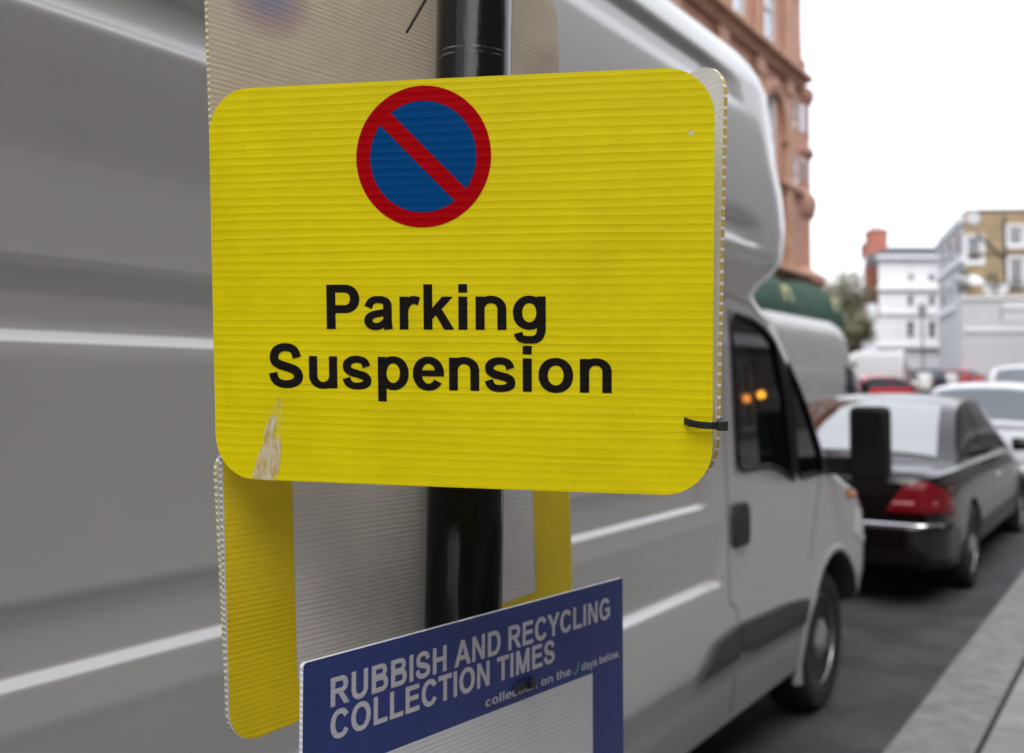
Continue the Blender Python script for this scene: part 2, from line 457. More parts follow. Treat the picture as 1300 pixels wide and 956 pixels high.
GL = {
 ' ': (.278, []),
 'P': (.667, lambda: rc(73, 0, 218, 716) + dee(218, 620, 262, 716, 150, 121)),
 'R': (.722, lambda: rc(73, 0, 218, 716) + dee(218, 655, 300, 716, 148, 118) + [[(330, 300), (470, 330), (712, 0), (540, 0)]]),
 'B': (.722, lambda: rc(73, 0, 218, 716) + dee(218, 625, 358, 716, 140, 115) + dee(218, 668, 0, 420, 148, 120)),
 'D': (.722, lambda: rc(73, 0, 218, 716) + dee(218, 680, 0, 716, 150, 121)),
 'S': (.667, lambda: stroke([(108, 238), (134, 140), (215, 72), (335, 51), (458, 74), (538, 138), (543, 222), (480, 290), (360, 335), (235, 372), (148, 425), (128, 515), (165, 605), (240, 652), (332, 666), (430, 648), (492, 595), (522, 500)], [142, 138, 126, 122, 128, 146, 148, 146, 140, 140, 146, 146, 138, 126, 120, 126, 136, 142])),
 'U': (.722, lambda: rc(71, 270, 216, 716) + rc(502, 270, 647, 716) + ringp(359, 275, 288, 288, 145, 122, 180, 360)),
 'I': (.278, lambda: rc(67, 0, 212, 716)),
 'H': (.722, lambda: rc(73, 0, 218, 716) + rc(503, 0, 648, 716) + rc(218, 312, 503, 433)),
 'A': (.722, lambda: [[(0, 0), (153, 0), (435, 716), (282, 716)], [(722, 0), (567, 0), (285, 716), (435, 716)]] + rc(170, 163, 550, 283)),
 'N': (.722, lambda: rc(74, 0, 208, 716) + rc(512, 0, 646, 716) + [[(74, 716), (218, 716), (646, 0), (500, 0)]]),
 'E': (.667, lambda: rc(73, 0, 218, 716) + rc(218, 595, 600, 716) + rc(218, 316, 575, 436) + rc(218, 0, 617, 121)),
 'C': (.722, lambda: ringp(375, 358, 328, 370, 152, 126, 32, 328)),
 'O': (.778, lambda: ringp(389, 358, 345, 370, 152, 126)),
 'G': (.778, lambda: ringp(390, 358, 345, 370, 152, 126, 35, 332) + rc(400, 270, 712, 390) + rc(575, 95, 712, 270)),
 'Y': (.667, lambda: rc(262, 0, 406, 320) + [[(0, 716), (168, 716), (406, 320), (262, 300)], [(667, 716), (502, 716), (262, 320), (406, 300)]]),
 'L': (.611, lambda: rc(75, 0, 220, 716) + rc(220, 0, 582, 121)),
 'T': (.611, lambda: rc(233, 0, 378, 600) + rc(21, 595, 589, 716)),
 'M': (.833, lambda: rc(72, 0, 206, 716) + rc(627, 0, 761, 716) + [[(72, 716), (240, 716), (484, 0), (352, 0)], [(761, 716), (592, 716), (350, 0), (484, 0)]]),
 'a': (.556, lambda: stroke([(102, 352), (140, 432), (205, 472), (285, 476), (365, 462), (414, 410), (420, 320), (420, 180), (424, 90), (436, 0)], [128, 116, 108, 106, 114, 132, 137, 137, 136, 140]) + stroke([(415, 300), (320, 262), (205, 240), (125, 195), (106, 135), (135, 72), (215, 44), (310, 62), (385, 120), (412, 200)], [80, 104, 104, 118, 136, 122, 106, 104, 104, 100])),
 'r': (.389, lambda: rc(66, 0, 203, 519) + stroke([(138, 260), (172, 385), (228, 448), (296, 470), (378, 448)], [100, 118, 122, 122, 126])),
 'k': (.556, lambda: rc(67, 0, 204, 716) + [[(204, 165), (204, 336), (366, 519), (534, 519)], [(262, 235), (352, 330), (552, 0), (398, 0)]]),
 'i': (.278, lambda: rc(72, 0, 209, 519) + rc(72, 589, 209, 716)),
 'n': (.611, lambda: rc(67, 0, 204, 519) + rc(409, 0, 546, 320) + ringp(306, 320, 240, 211, 137, 108, 0, 168)),
 'g': (.611, lambda: ringp(293, 268, 252, 263, 140, 110) + rc(416, 0, 545, 519) + stroke([(480, 60), (476, -30), (440, -110), (375, -150), (295, -157), (200, -148), (142, -112), (122, -50)], [129, 129, 126, 116, 108, 112, 122, 132])),
 'u': (.611, lambda: rc(409, 0, 544, 519) + rc(66, 200, 203, 519) + ringp(306, 200, 240, 211, 137, 108, 180, 348)),
 's': (.556, lambda: stroke([(92, 168), (118, 98), (185, 52), (275, 42), (368, 55), (434, 98), (436, 160), (390, 205), (280, 240), (170, 272), (108, 325), (104, 395), (150, 450), (205, 472), (272, 480), (350, 466), (404, 430), (430, 362)], [130, 124, 110, 106, 112, 128, 132, 126, 120, 124, 130, 130, 118, 108, 104, 108, 118, 130])),
 'p': (.611, lambda: rc(67, -198, 204, 519) + ringp(318, 260, 253, 271, 140, 110)),
 'e': (.556, lambda: ringp(286, 260, 252, 271, 140, 108, -8, 326) + rc(120, 222, 520, 310)),
 'o': (.611, lambda: ringp(305, 260, 266, 271, 141, 112)),
 'c': (.556, lambda: ringp(290, 260, 250, 271, 140, 110, 35, 325)),
 'l': (.278, lambda: rc(70, 0, 207, 716)),
 't': (.333, lambda: rc(85, 90, 220, 660) + rc(15, 410, 310, 519) + stroke([(152, 120), (170, 60), (225, 45), (310, 55)], [134, 120, 110, 106])),
 'h': (.611, lambda: rc(67, 0, 204, 716) + rc(409, 0, 546, 320) + ringp(306, 320, 240, 211, 137, 108, 0, 168)),
 'd': (.611, lambda: rc(407, 0, 544, 716) + ringp(293, 260, 253, 271, 140, 110)),
 'b': (.611, lambda: rc(67, 0, 204, 716) + ringp(318, 260, 253, 271, 140, 110)),
 'y': (.556, lambda: [[(5, 519), (150, 519), (350, 0), (215, -5)], [(550, 519), (408, 519), (210, -60), (300, -160)]] + rc(50, -205, 250, -95)),
 'w': (.778, lambda: [[(5, 519), (140, 519), (270, 0), (140, 0)], [(325, 519), (460, 519), (270, 0), (140, 0)], [(325, 519), (455, 519), (635, 0), (505, 0)], [(773, 519), (640, 519), (505, 0), (635, 0)]]),
 '.': (.278, lambda: rc(72, 0, 209, 137)),
}
def fatten(q, d):
    n = len(q); ar = sum(q[i][0] * q[(i + 1) % n][1] - q[(i + 1) % n][0] * q[i][1] for i in range(n)); sg = 1 if ar > 0 else -1
    out = []
    for i in range(n):
        p, a, c = Vector(q[i]), Vector(q[i - 1]), Vector(q[(i + 1) % n])
        e0, e1 = (p - a), (c - p)
        if e0.length < 1e-6 or e1.length < 1e-6: out.append(q[i]); continue
        e0.normalize(); e1.normalize(); n0 = Vector((e0.y, -e0.x)) * sg; n1 = Vector((e1.y, -e1.x)) * sg
        b2 = n0 + n1
        if b2.length < .3: out.append(q[i]); continue
        b2 = b2 / b2.length; k = min(1 / max(.4, b2.dot(n0)), 1.6)
        out.append(tuple(p + b2 * d * k))
    return out
def lettering(name, text, x0, x1, base, em, m, parent, y=-0.0003, fat=6.0):  # fat: weight added all round
    """flat print: every stroke a thin plate; pieces that overlap lie a hair apart"""
    adv, items = 0.0, []
    for ch in text:
        wd, fn = GL[ch]
        if ch != ' ': items.append((adv, fn()))
        adv += wd
    allx = [px / 1000 + a for a, pcs in items for q in pcs for px, _ in q]
    lo, hi = min(allx), max(allx)
    sx = (x1 - x0) / (hi - lo) if x1 is not None else em
    b = MB()
    for a, pcs in items:
        for k, q in enumerate(pcs):
            q = fatten(q, fat)
            yy = y - 0.0000022 * k
            b.add([(x0 + (px / 1000 + a - lo) * sx, yy, base + pz / 1000 * em) for px, pz in q], [(0, 1, 2, 3)])
    o = b.build(name, m, parent, fix=False)
    # face the viewer (-Y)
    for p in o.data.polygons:
        if p.normal.y > 0: p.flip()
    return o

# ------------------------------------------------------------------ corrugated sheets
def rounded(w0, w1, h0, h1, r, n=10):
    out = []
    for cx, cz, a in ((w1 - r, h1 - r, 0), (w0 + r, h1 - r, 90), (w0 + r, h0 + r, 180), (w1 - r, h0 + r, 270)):
        for k in range(n + 1):
            t = R(a + 90 * k / n); out.append((cx + r * math.cos(t), cz + r * math.sin(t)))
    return out
def bend(y, x, k): return y + k * x * x
def panel(name, outline, mats, parent, th=0.004, y0=0.0, k=0.0, cols=26, holes=(), curl=False):
    """sheet of corrugated plastic, face at y0 towards the viewer (-Y): mats = face, back, cut end"""
    b = MB(); n = len(outline)
    b.add([(x, y0, z) for x, z in outline] + [(x, y0 + th, z) for x, z in outline],
          [tuple(range(n)), tuple(reversed(range(n, 2 * n)))] + [(i, (i + 1) % n, n + (i + 1) % n, n + i) for i in range(n)])
    b.mi = [0, 1] + [2] * n
    o = b.build(name, mats, parent)
    cs = []
    for hx, hz, hr in holes:
        c = MB(); c.lathe([(hr, -0.01), (hr, 0.02)], (hx, y0, hz), 16, 'y', 2); cs.append(c.build('hole', mats))
    for c in cs: c.matrix_world = parent.matrix_world
    if cs:
        bpy.context.view_layer.update(); bool_cut(o, cs)
    if k:
        bm = bmesh.new(); bm.from_mesh(o.data); xs = [v.co.x for v in bm.verts]
        for q in range(1, cols):
            xx = min(xs) + (max(xs) - min(xs)) * q / cols
            bmesh.ops.bisect_plane(bm, geom=bm.verts[:] + bm.edges[:] + bm.faces[:], plane_co=(xx, 0, 0), plane_no=(1, 0, 0))
        for v in bm.verts:
            v.co.y = bend(v.co.y, v.co.x, k)
            if curl:            # the left end is bent back a little by its tie, the right end sags forward
                e = max(0, -.172 - v.co.x); v.co.y += 4 * e * e
        bm.to_mesh(o.data); bm.free()
        o.data.shade_smooth(); o.data.set_sharp_from_angle(angle=R(35))
    return o
def bend_obj(o, k):
    for v in o.data.vertices: v.co.y = bend(v.co.y, v.co.x, k)

def frame_M(o, u, v):
    u = Vector(u).normalized(); n = u.cross(Vector(v)).normalized(); v = n.cross(u).normalized()
    M = Matrix((u, -n, v)).transposed().to_4x4(); M.translation = Vector(o); return M   # local -Y faces the viewer

YEL = (0.70, 0.585, 0.0)
PITCH = 0.0064
yel_face = fluted('yellow corrugated plastic', YEL, PITCH, 0.32, 0.40, blotch=.11, spec=.2)
yel_end = flute_end('yellow cut flutes', (0.8, 0.7, 0.05), (0.35, 0.28, 0.01), PITCH / 2)
ink = fluted('black print', (0.010, 0.008, 0.007), PITCH, 0.4, 0.6, blotch=.2, spec=.06)
inkred = fluted('red print', (0.37, 0.0, 0.003), PITCH, 0.4, 0.6, spec=.05)
inkblue = fluted('blue print', (0.0, 0.055, 0.20), PITCH, 0.4, 0.6, spec=.05)
white_face = fluted('white corrugated plastic', (0.86, 0.87, 0.88), 0.0048, 0.16, 0.4, trans=.3)
white_end = flute_end('cut flutes white and yellow', (0.50, 0.37, 0.10), (0.74, 0.72, 0.66), 0.0078, .72)

# 1. the yellow parking suspension sign
K1 = 0.045
SY = empty('parking_sign', M=frame_M((-.456, .607, 1.677), (0.929, .369, -.016), (.052, -.087, .995)),
           label='bright yellow Parking Suspension sign with red and blue roundel', cat='sign')
panel('panel', rounded(-.1995, .198, -.156, .156, .036), [yel_face, yel_face, yel_end], SY, 0.004, 0, K1, holes=[(.1811, .1092, .0019)], curl=True)
def disc_part(name, polys, m, y):
    b = MB()
    for q in polys: b.add([(x, y, z) for x, z in q], [tuple(range(len(q)))])
    o = b.build(name, m, SY, fix=False)
    for p in o.data.polygons:
        if p.normal.y > 0: p.flip()
    bend_obj(o, K1); return o
cx, cz = -.0200, .0977
disc_part('roundel_field', [[(cx + .0430 * math.cos(2 * math.pi * k / 64), cz + .0430 * math.sin(2 * math.pi * k / 64)) for k in range(64)]], inkblue, -.0003)
rb = [[(cx + x, cz + z) for x, z in q] for q in ringp(0, 0, .0535, .0535, .0113, .0113, 0, 360, 72, 2)]
a = R(-45); d = Vector((math.cos(a), math.sin(a))); nn = Vector((-d.y, d.x)) * .0062
rb.append([(cx + (d * s + nn * t).x, cz + (d * s + nn * t).y) for s, t in ((-.0428, -1), (.0428, -1), (.0428, 1), (-.0428, 1))])
disc_part('roundel_border', rb, inkred, -.00036)
for t_, xa, xb, bs in (("Parking", -.1003, .0752, -.0345), ("Suspension", -.1500, .1247, -.0812)):
    o = lettering('lettering', t_, xa + .0006, xb - .0006, bs + .0006, .0481, ink, SY, fat=3.0); bend_obj(o, K1)
# torn brown tape
def tape_mat():
    m, nt, b = new_mat('old adhesive tape'); b.inputs['Roughness'].default_value = .45
    tc = N(nt, 'TexCoord'); mp = N(nt, 'Mapping'); mp.inputs['Scale'].default_value = (1, 1, .35); mp.inputs['Rotation'].default_value = (0, R(12), 0)
    nt.links.new(tc.outputs['Object'], mp.inputs[0])
    n = N(nt, 'TexNoise', i_Scale=260.0, i_Detail=6.0, i_Roughness=.7); nt.links.new(mp.outputs[0], n.inputs['Vector'])
    cr = N(nt, 'ValToRGB'); e = cr.color_ramp.elements
    e[0].position = .40; e[0].color = (.56, .42, .16, 1); e[1].position = .62; e[1].color = (.74, .68, .55, 1)
    nt.links.new(n.outputs[0], cr.inputs[0]); nt.links.new(cr.outputs[0], b.inputs['Base Color'])
    n2 = N(nt, 'TexNoise', i_Scale=120.0, i_Detail=5.0); nt.links.new(mp.outputs[0], n2.inputs['Vector'])
    sp = N(nt, 'SeparateXYZ'); nt.links.new(tc.outputs['Object'], sp.inputs[0])
    fz = N(nt, 'MapRange', i_1=-.155, i_2=-.09, i_3=.22, i_4=-.08); nt.links.new(sp.outputs[2], fz.inputs[0])
    ad = N(nt, 'Math', operation='ADD'); nt.links.new(n2.outputs[0], ad.inputs[0]); nt.links.new(fz.outputs[0], ad.inputs[1])
    r = N(nt, 'MapRange', i_1=.46, i_2=.60, i_3=0.08, i_4=.8); nt.links.new(ad.outputs[0], r.inputs[0])
    nt.links.new(r.outputs[0], b.inputs['Alpha'])
    return m
tp = [(-.1415, -.0885), (-.1475, -.098), (-.154, -.115), (-.1585, -.131), (-.1635, -.146), (-.1665, -.1545), (-.1565, -.1558), (-.1460, -.1558), (-.1425, -.148), (-.1405, -.130), (-.1385, -.110), (-.1372, -.0935)]
disc_part('tape_residue', [tp], tape_mat(), -.0005)

# 2. white backed sign tied to its right edge, running back to the far end of the boards
pole_xy = Vector((-.581, .803, 0))
a6 = R(6.3)
D6 = Vector((math.sin(a6), math.cos(a6), 0)); N6 = Vector((D6.y, -D6.x, 0))
def sidept(): return SY.matrix_world @ Vector((.2025, .0115, 0))
bpy.context.view_layer.update()
p0 = EYE + (FW + RT * (914 - 650) / F + UP * (433 - 345) / F) * .742
ob = pole_xy - N6 * .046 + Vector((0, 0, 1.6))
p1 = p0 + (RT * -.455 + Vector((-math.sin(TH), math.cos(TH), 0)) * .89) * .372
du = (Vector((p0.x, p0.y, 0)) - Vector((p1.x, p1.y, 0)))
L2 = du.length; mid = (p0 + p1) / 2; mid.z = 1.685
S2 = empty('parking_sign', M=frame_M(mid, (du.x, du.y, -.004), (RT.x * .035, RT.y * .035, 1)), label='white backed yellow sign seen edge on behind the right side of the yellow sign', cat='sign')
# its face towards the camera is the unprinted white back
panel('panel', rounded(-L2 / 2, L2 / 2, -.1525, .1640, .030), [white_face, white_face, white_end], S2, 0.0035, 0, 0)

# 3. boards on the van side of the pole
beige = fluted('yellowed translucent sheet', (0.66, 0.575, 0.45), 0.0046, 0.35, 0.45, trans=.10, blotch=.14,
               zones=[(-.210, .352, .036, .052, (.46, .34, .36), .75), (-.210, .352, .018, .036, (.30, .30, .42), .8), (.205, .36, .03, .06, (.40, .30, .25), .5)])
beige_end = flute_end('cut flutes cream', (0.75, 0.74, 0.68), (0.38, 0.32, 0.10), 0.0055)
BU = empty('notice_board', M=frame_M(ob - N6 * 0.001, D6, (0, 0, 1)), label='yellowed translucent board high behind the black pole, plain back towards us', cat='notice board')
o = panel('panel', rounded(-.245, .245, -.1875, .1875, .02), [beige, beige, beige_end], BU, 0.004)
for v in o.data.vertices:                       # hung crooked
    x, z = v.co.x, v.co.z; t = R(1.2)
    v.co.x = x * math.cos(t) - z * math.sin(t) * 0 - .027 + (z - .09) * -0.055
    v.co.z = z + .275
lowy = fluted('ochre printed border', (0.70, 0.52, 0.01), 0.0046, 0.3, 0.42, blotch=.12)
loww = fluted('grey white corrugated face', (0.66, 0.63, 0.62), 0.0046, 0.35, 0.45, blotch=.10)
low_end = flute_end('cut flutes grey white', (0.66, 0.67, 0.68), (0.30, 0.28, 0.24), 0.0052)
BL = empty('notice_board', M=frame_M(ob, D6, (0, 0, 1)), label='white board with ochre yellow border low behind the pole, above the blue notice', cat='notice board')
def shear(o, x0, z0, s):
    for v in o.data.vertices: v.co.x += (v.co.z - z0) * s
pb = panel('panel', rounded(-.2475, .2335, -.272, .105, .03), [loww, loww, low_end], BL, 0.004)
b = MB()
def brd(poly): b.add([(x, -.00035, z) for x, z in poly], [tuple(range(len(poly)))])
out = rounded(-.2465, .2325, -.271, .104, .029, 8); inn = [(-.1765, -.235), (.1625, -.235), (.1625, .07), (-.1765, .07)]
# left stripe, right stripe, bottom stripe
ol = [p for p in out if p[0] < -.1765]
brd([(-.1765, .104)] + sorted([p for p in ol if p[1] > 0], key=lambda p: -p[0]) + sorted([p for p in ol if p[1] < 0], key=lambda p: (p[0] > -.21, -p[1]) if False else p[0]) + [(-.1765, -.271)])
orr = [p for p in out if p[0] > .1625]
brd([(.1625, -.271)] + sorted([p for p in orr if p[1] < 0], key=lambda p: p[0]) + sorted([p for p in orr if p[1] > 0], key=lambda p: -p[0]) + [(.1625, .104)])
brd([(-.1765, -.271), (.1625, -.271), (.1625, -.235), (-.1765, -.235)])
bo = b.build('printed_border', lowy, BL, fix=False)
for p in bo.data.polygons:
    if p.normal.y > 0: p.flip()
for o in (pb, bo):
    shear(o, 0, -.1, -.045)
    for v in o.data.vertices: v.co.z += (v.co.x - .16) * .07
BB = empty('notice_board', M=frame_M(ob - N6 * 0.0062, D6, (0, 0, 1)), label='plain white board showing only its left edge behind the ochre bordered board', cat='notice board')
o = panel('panel', rounded(-.252, .215, -.272, -.052, .02), [white_face, white_face, beige_end], BB, 0.004)
shear(o, 0, -.06, -.075)

# 4. blue rubbish and recycling notice
blue_f = fluted('blue printed sheet', (0.022, 0.038, 0.17), 0.0046, 0.45, 0.4, blotch=.12)
blue_end = flute_end('cut edge white', (0.8, 0.82, 0.85), (0.55, 0.57, 0.62), 0.0046)
letw = fluted('pale lettering', (0.46, 0.45, 0.50), 0.0046, 0.35, 0.42, blotch=.1)
NB = empty('notice_board', M=frame_M(pole_xy + N6 * .0400 + Vector((0, 0, 1.6)), D6, (0, 0, 1)), label='dark blue Rubbish and Recycling Collection Times notice low on the pole', cat='notice board')
panel('panel', [(-.236, -.53), (.2115, -.53), (.2115, -.2165), (.2095, -.2145), (-.2335, -.2145), (-.236, -.2165)], [blue_f, white_face, blue_end], NB, .004, -.004)
lettering('lettering', 'RUBBISH AND RECYCLING', -.2085, .1855, -.2545, .0315, letw, NB, -.0043)
lettering('lettering', 'COLLECTION TIMES', -.2085, .0850, -.2805, .0315, letw, NB, -.0043)
lettering('lettering', 'collection on the', -.022, .113, -.3000, .0118, letw, NB, -.0043)
lettering('lettering', 'days below.', .132, .2035, -.3000, .0118, letw, NB, -.0043)
tick_m = mat('pale green print', (0.12, 0.30, 0.24), .5)
b = MB()
for q in stroke([(118, 0), (121.2, -3.5), (128, 7)], [1.6, 1.8, 2.2], 4): b.add([(x / 1000, -.0043, -.2975 + z / 1000) for x, z in q], [(0, 1, 2, 3)])
o = b.build('tick_mark', tick_m, NB, fix=False)
b = MB(); b.add([(-.2085, -.0043, -.50), (.152, -.0043, -.50), (.152, -.0043, -.3065), (-.2085, -.0043, -.3065)], [(0, 1, 2, 3)])
b.build('timetable_panel', fluted('pale blank table', (0.55, 0.56, 0.58), 0.0046, 0.35, 0.45), NB, fix=False)

# 5. the black pole
def pole_mat():
    m, nt, b = new_mat('glossy black pole paint')
    b.inputs['Base Color'].default_value = (.006, .007, .007, 1); b.inputs['Roughness'].default_value = .14; b.inputs['Specular IOR Level'].default_value = .18; b.inputs['Coat Weight'].default_value = .0; b.inputs['Coat Roughness'].default_value = .06
    tc = N(nt, 'TexCoord'); mp = N(nt, 'Mapping'); mp.inputs['Scale'].default_value = (14, 14, 3)
    nt.links.new(tc.outputs['Object'], mp.inputs[0])
    n = N(nt, 'TexNoise', i_Scale=3.0, i_Detail=5.0); nt.links.new(mp.outputs[0], n.inputs['Vector'])
    bp = N(nt, 'Bump', i_Strength=.35, i_Distance=.004); nt.links.new(n.outputs[0], bp.inputs['Height'])
    nt.links.new(bp.outputs[0], b.inputs['Normal']); nt.links.new(bp.outputs[0], b.inputs['Coat Normal'])
    # scuffed rings where old ties rubbed
    sp = N(nt, 'SeparateXYZ'); nt.links.new(tc.outputs['Object'], sp.inputs[0])
    wv = N(nt, 'TexNoise', i_Scale=9.0, i_Detail=3.0); nt.links.new(tc.outputs['Object'], wv.inputs['Vector'])
    ws = N(nt, 'Math', operation='MULTIPLY', i_1=.016); nt.links.new(wv.outputs[0], ws.inputs[0])
    z2 = N(nt, 'Math', operation='ADD'); nt.links.new(sp.outputs[2], z2.inputs[0]); nt.links.new(ws.outputs[0], z2.inputs[1])
    tot = None
    for zc in (1.937, 1.932):
        s1 = N(nt, 'Math', operation='SUBTRACT', i_1=zc); nt.links.new(z2.outputs[0], s1.inputs[0])
        ab = N(nt, 'Math', operation='ABSOLUTE'); nt.links.new(s1.outputs[0], ab.inputs[0])
        r = N(nt, 'MapRange', i_1=.0002, i_2=.0007, i_3=1, i_4=0); nt.links.new(ab.outputs[0], r.inputs[0])
        if tot is None: tot = r
        else:
            q = N(nt, 'Math', operation='MAXIMUM'); nt.links.new(tot.outputs[0], q.inputs[0]); nt.links.new(r.outputs[0], q.inputs[1]); tot = q
    n3 = N(nt, 'TexNoise', i_Scale=60.0, i_Detail=4.0); nt.links.new(tc.outputs['Object'], n3.inputs['Vector'])
    r3 = N(nt, 'MapRange', i_1=.42, i_2=.62, i_3=0, i_4=.35); nt.links.new(n3.outputs[0], r3.inputs[0])
    mu = N(nt, 'Math', operation='MULTIPLY'); nt.links.new(tot.outputs[0], mu.inputs[0]); nt.links.new(r3.outputs[0], mu.inputs[1])
    mm = N(nt, 'Mix', data_type='RGBA'); mm.inputs[6].default_value = (.006, .007, .007, 1); mm.inputs[7].default_value = (.5, .5, .5, 1)
    nt.links.new(mu.outputs[0], mm.inputs[0]); nt.links.new(mm.outputs[2], b.inputs['Base Color'])
    return m
b = MB()
lean = Vector((RT.x, RT.y, 0)) * .0165
base_c = pole_xy - lean * 1.55
prof = [(.058, .12), (.058, .32), (.052, .36), (.038, .38), (.038, 3.4), (.030, 3.43), (.0, 3.44)]
rings = []
for r_, z in prof:
    c = base_c + lean * z
    rings.append([(c.x + max(r_, .001) * math.cos(2 * math.pi * k / 64), c.y + max(r_, .001) * math.sin(2 * math.pi * k / 64), z) for k in range(64)])
b.loft(rings)
pole = b.build('street_pole', pole_mat(), smooth=True, sharp=50)
tag(pole, 'glossy black round pole behind the yellow sign, carrying the boards', 'pole')

# 6. cable ties
tie_m = mat('black nylon', (.012, .012, .013), .35)
def strap(b, pts, w=.0045, t=.0012, wn=(0, 0, 1)):
    wn = Vector(wn); pts = [Vector(p) for p in pts]; rings = []
    for i, p in enumerate(pts):
        d = (pts[min(i + 1, len(pts) - 1)] - pts[max(i - 1, 0)]).normalized(); n = d.cross(wn).normalized(); ww = n.cross(d)
        rings.append([p + ww * w / 2 + n * t / 2, p - ww * w / 2 + n * t / 2, p - ww * w / 2 - n * t / 2, p + ww * w / 2 - n * t / 2])
    b.loft(rings)
M1 = SY.matrix_world
t = empty('cable_tie', M=M1, label='black cable tie looped round the right edge of the yellow sign', cat='cable tie')
b = MB()
strap(b, [(.1775, .004, -.1000), (.1782, -.0005, -.1002), (.182, -.0042, -.1012), (.189, -.0060, -.1022), (.197, -.0052, -.1026), (.2035, -.003, -.1026), (.2065, .002, -.1026), (.2075, .008, -.1024), (.205, .013, -.102), (.197, .016, -.1015), (.187, .015, -.101), (.1785, .010, -.1004), (.1775, .004, -.1000)], .0052, .0014)
b.build('strap', tie_m, t, bevel=.0003)
b = MB(); b.box(.2005, .2090, -.0062, .0012, -.1062, -.0984)
b.build('buckle', tie_m, t, bevel=.0012)
# tie round the pole and upper board, with its loose tail
c0 = pole_xy + Vector((0, 0, 2.02)) + lean * .47
t = empty('cable_tie', loc=c0, label='black cable tie round the top of the pole with a loose thin tail', cat='cable tie')
b = MB()
strap(b, [(math.cos(R(k)) * .0398, math.sin(R(k)) * .0398, 0) for k in range(0, 361, 12)], .0045, .0012)
b.build('strap', tie_m, t)
def pray(x, y, dist):
    r = (FW + RT * (x - 650) / F + UP * (433 - y) / F).normalized(); return EYE + r * dist
ta, tb = pray(516, 42, .955), pray(541, -2, .965)
b = MB(); tc_ = pray(556, -34, .975)
b.tube([ta - c0, (ta * .6 + tb * .4) - c0, tb - c0, (tb * .5 + tc_ * .5) - c0, tc_ - c0], [.0011, .0014, .0016, .0018, .0018], 6)
b.build('tail', tie_m, t, smooth=True)
# tie through the blue notice
t = empty('cable_tie', M=NB.matrix_world, label='black cable tie threaded through the blue notice in front of the pole', cat='cable tie')
b = MB(); strap(b, [(.020, -.0045, -.2925), (.022, -.0075, -.2922), (.030, -.0085, -.2915), (.040, -.0085, -.291), (.0465, -.0075, -.2905), (.048, -.0045, -.290)], .006, .0012)
b.build('strap', tie_m, t)
b = MB(); b.box(.037, .046, -.0125, -.0080, -.2955, -.2865)
b.build('buckle', tie_m, t, bevel=.001)

# ------------------------------------------------------------------ the big van
VX = -2.39                              # centre line
paint = mat('silver grey van paint', (0.455, 0.442, 0.432), 0.33, metal=.35, coat=.7, noise=.05, nscale=1.1, bump=.05, bscale=2.2)
YR = -0.95
FRONT = [(.32, 5.35), (.42, 5.50), (.46, 5.75), (.52, 5.92), (.62, 6.0), (.75, 6.02), (.95, 5.96), (1.03, 5.86), (1.09, 5.68), (1.14, 5.50), (1.19, 5.36), (1.24, 5.28), (1.30, 5.22), (1.48, 5.06), (1.67, 4.82), (1.80, 4.66), (1.87, 4.56), (1.95, 4.36), (1.985, 4.30), (2.02, 4.40), (2.08, 4.58), (2.16, 4.72), (2.28, 4.80), (2.44, 4.81), (2.60, 4.75), (2.77, 4.74), (2.92, 4.73), (3.00, 4.69), (3.06, 4.60), (3.10, 4.46), (3.125, 4.2), (3.14, 3.4)]
WID = [(.32, .97), (.45, .99), (.60, 1.0), (1.10, 1.0), (1.30, .99), (1.70, .975), (1.95, .965), (2.0, .97), (2.16, .985), (2.7, .955), (2.90, .94), (2.98, .915), (3.04, .875), (3.09, .81), (3.125, .70), (3.14, .45)]
CR = [(.32, .5), (1.1, .5), (1.3, .42), (1.95, .42), (2.1, .48), (2.7, .55), (3.14, .6)]
def hw(z): return interp(z, WID)
def yfz(z): return sinterp(z, FRONT, .018)
LED = [(.50, .010), (.60, .0)]
for z0_ in (.868, 1.165, 1.670, 2.178, 2.755):
    q_ = 1.7 if z0_ < .9 else 1.0
    LED += [(z0_ - .006 * q_, .0), (z0_ - .001, .002), (z0_ + .010 * q_, .017 * q_), (z0_ + .016 * q_, .020 * q_), (z0_ + (.22 if z0_ < .9 else .085), .004 if z0_ < .9 else .020)]
    LED += [(z0_ + .235, 0.0)] if z0_ < .9 else [(z0_ + .11, .005), (z0_ + .125, 0.0)]
def groove(y, z):
    g = interp(z, LED)
    end = 3.42 if 1.12 < z < 1.9 else 3.56 if z <= 1.12 else 3.98 if z < 2.4 else 3.9
    if z < .6: end = 3.4
    f = max(0, min(1, (end - y) / (.35 if z > 2.4 else .05))) if z > .6 else 1
    return g * f
def vx(y, z):
    """half width of the van at (y, z) on the side"""
    W_, yf, r_ = hw(z), yfz(z), interp(z, CR)
    x = W_ - groove(y, z)
    if y > yf - r_ - .02:
        t_ = min(1, (y - (yf - r_)) / r_) if y > yf - r_ else 0
        x = W_ - r_ * .95 * (1 - math.sqrt(max(0, 1 - t_ * t_)))
    return x
zs = []
z = .32
crit = sorted(set([p[0] for p in LED] + [p[0] for p in FRONT]))
zs = sorted(set([round(q, 4) for q in crit if .32 <= q <= 3.14] + [round(.34 + .035 * k, 4) for k in range(80) if .34 + .035 * k < 3.13]))
zz = [zs[0]]
for q in zs[1:]:
    if q - zz[-1] > .0045: zz.append(q)
zs = zz
sideY = [0.0] + [i / 60 for i in range(1, 61)]
rings = []
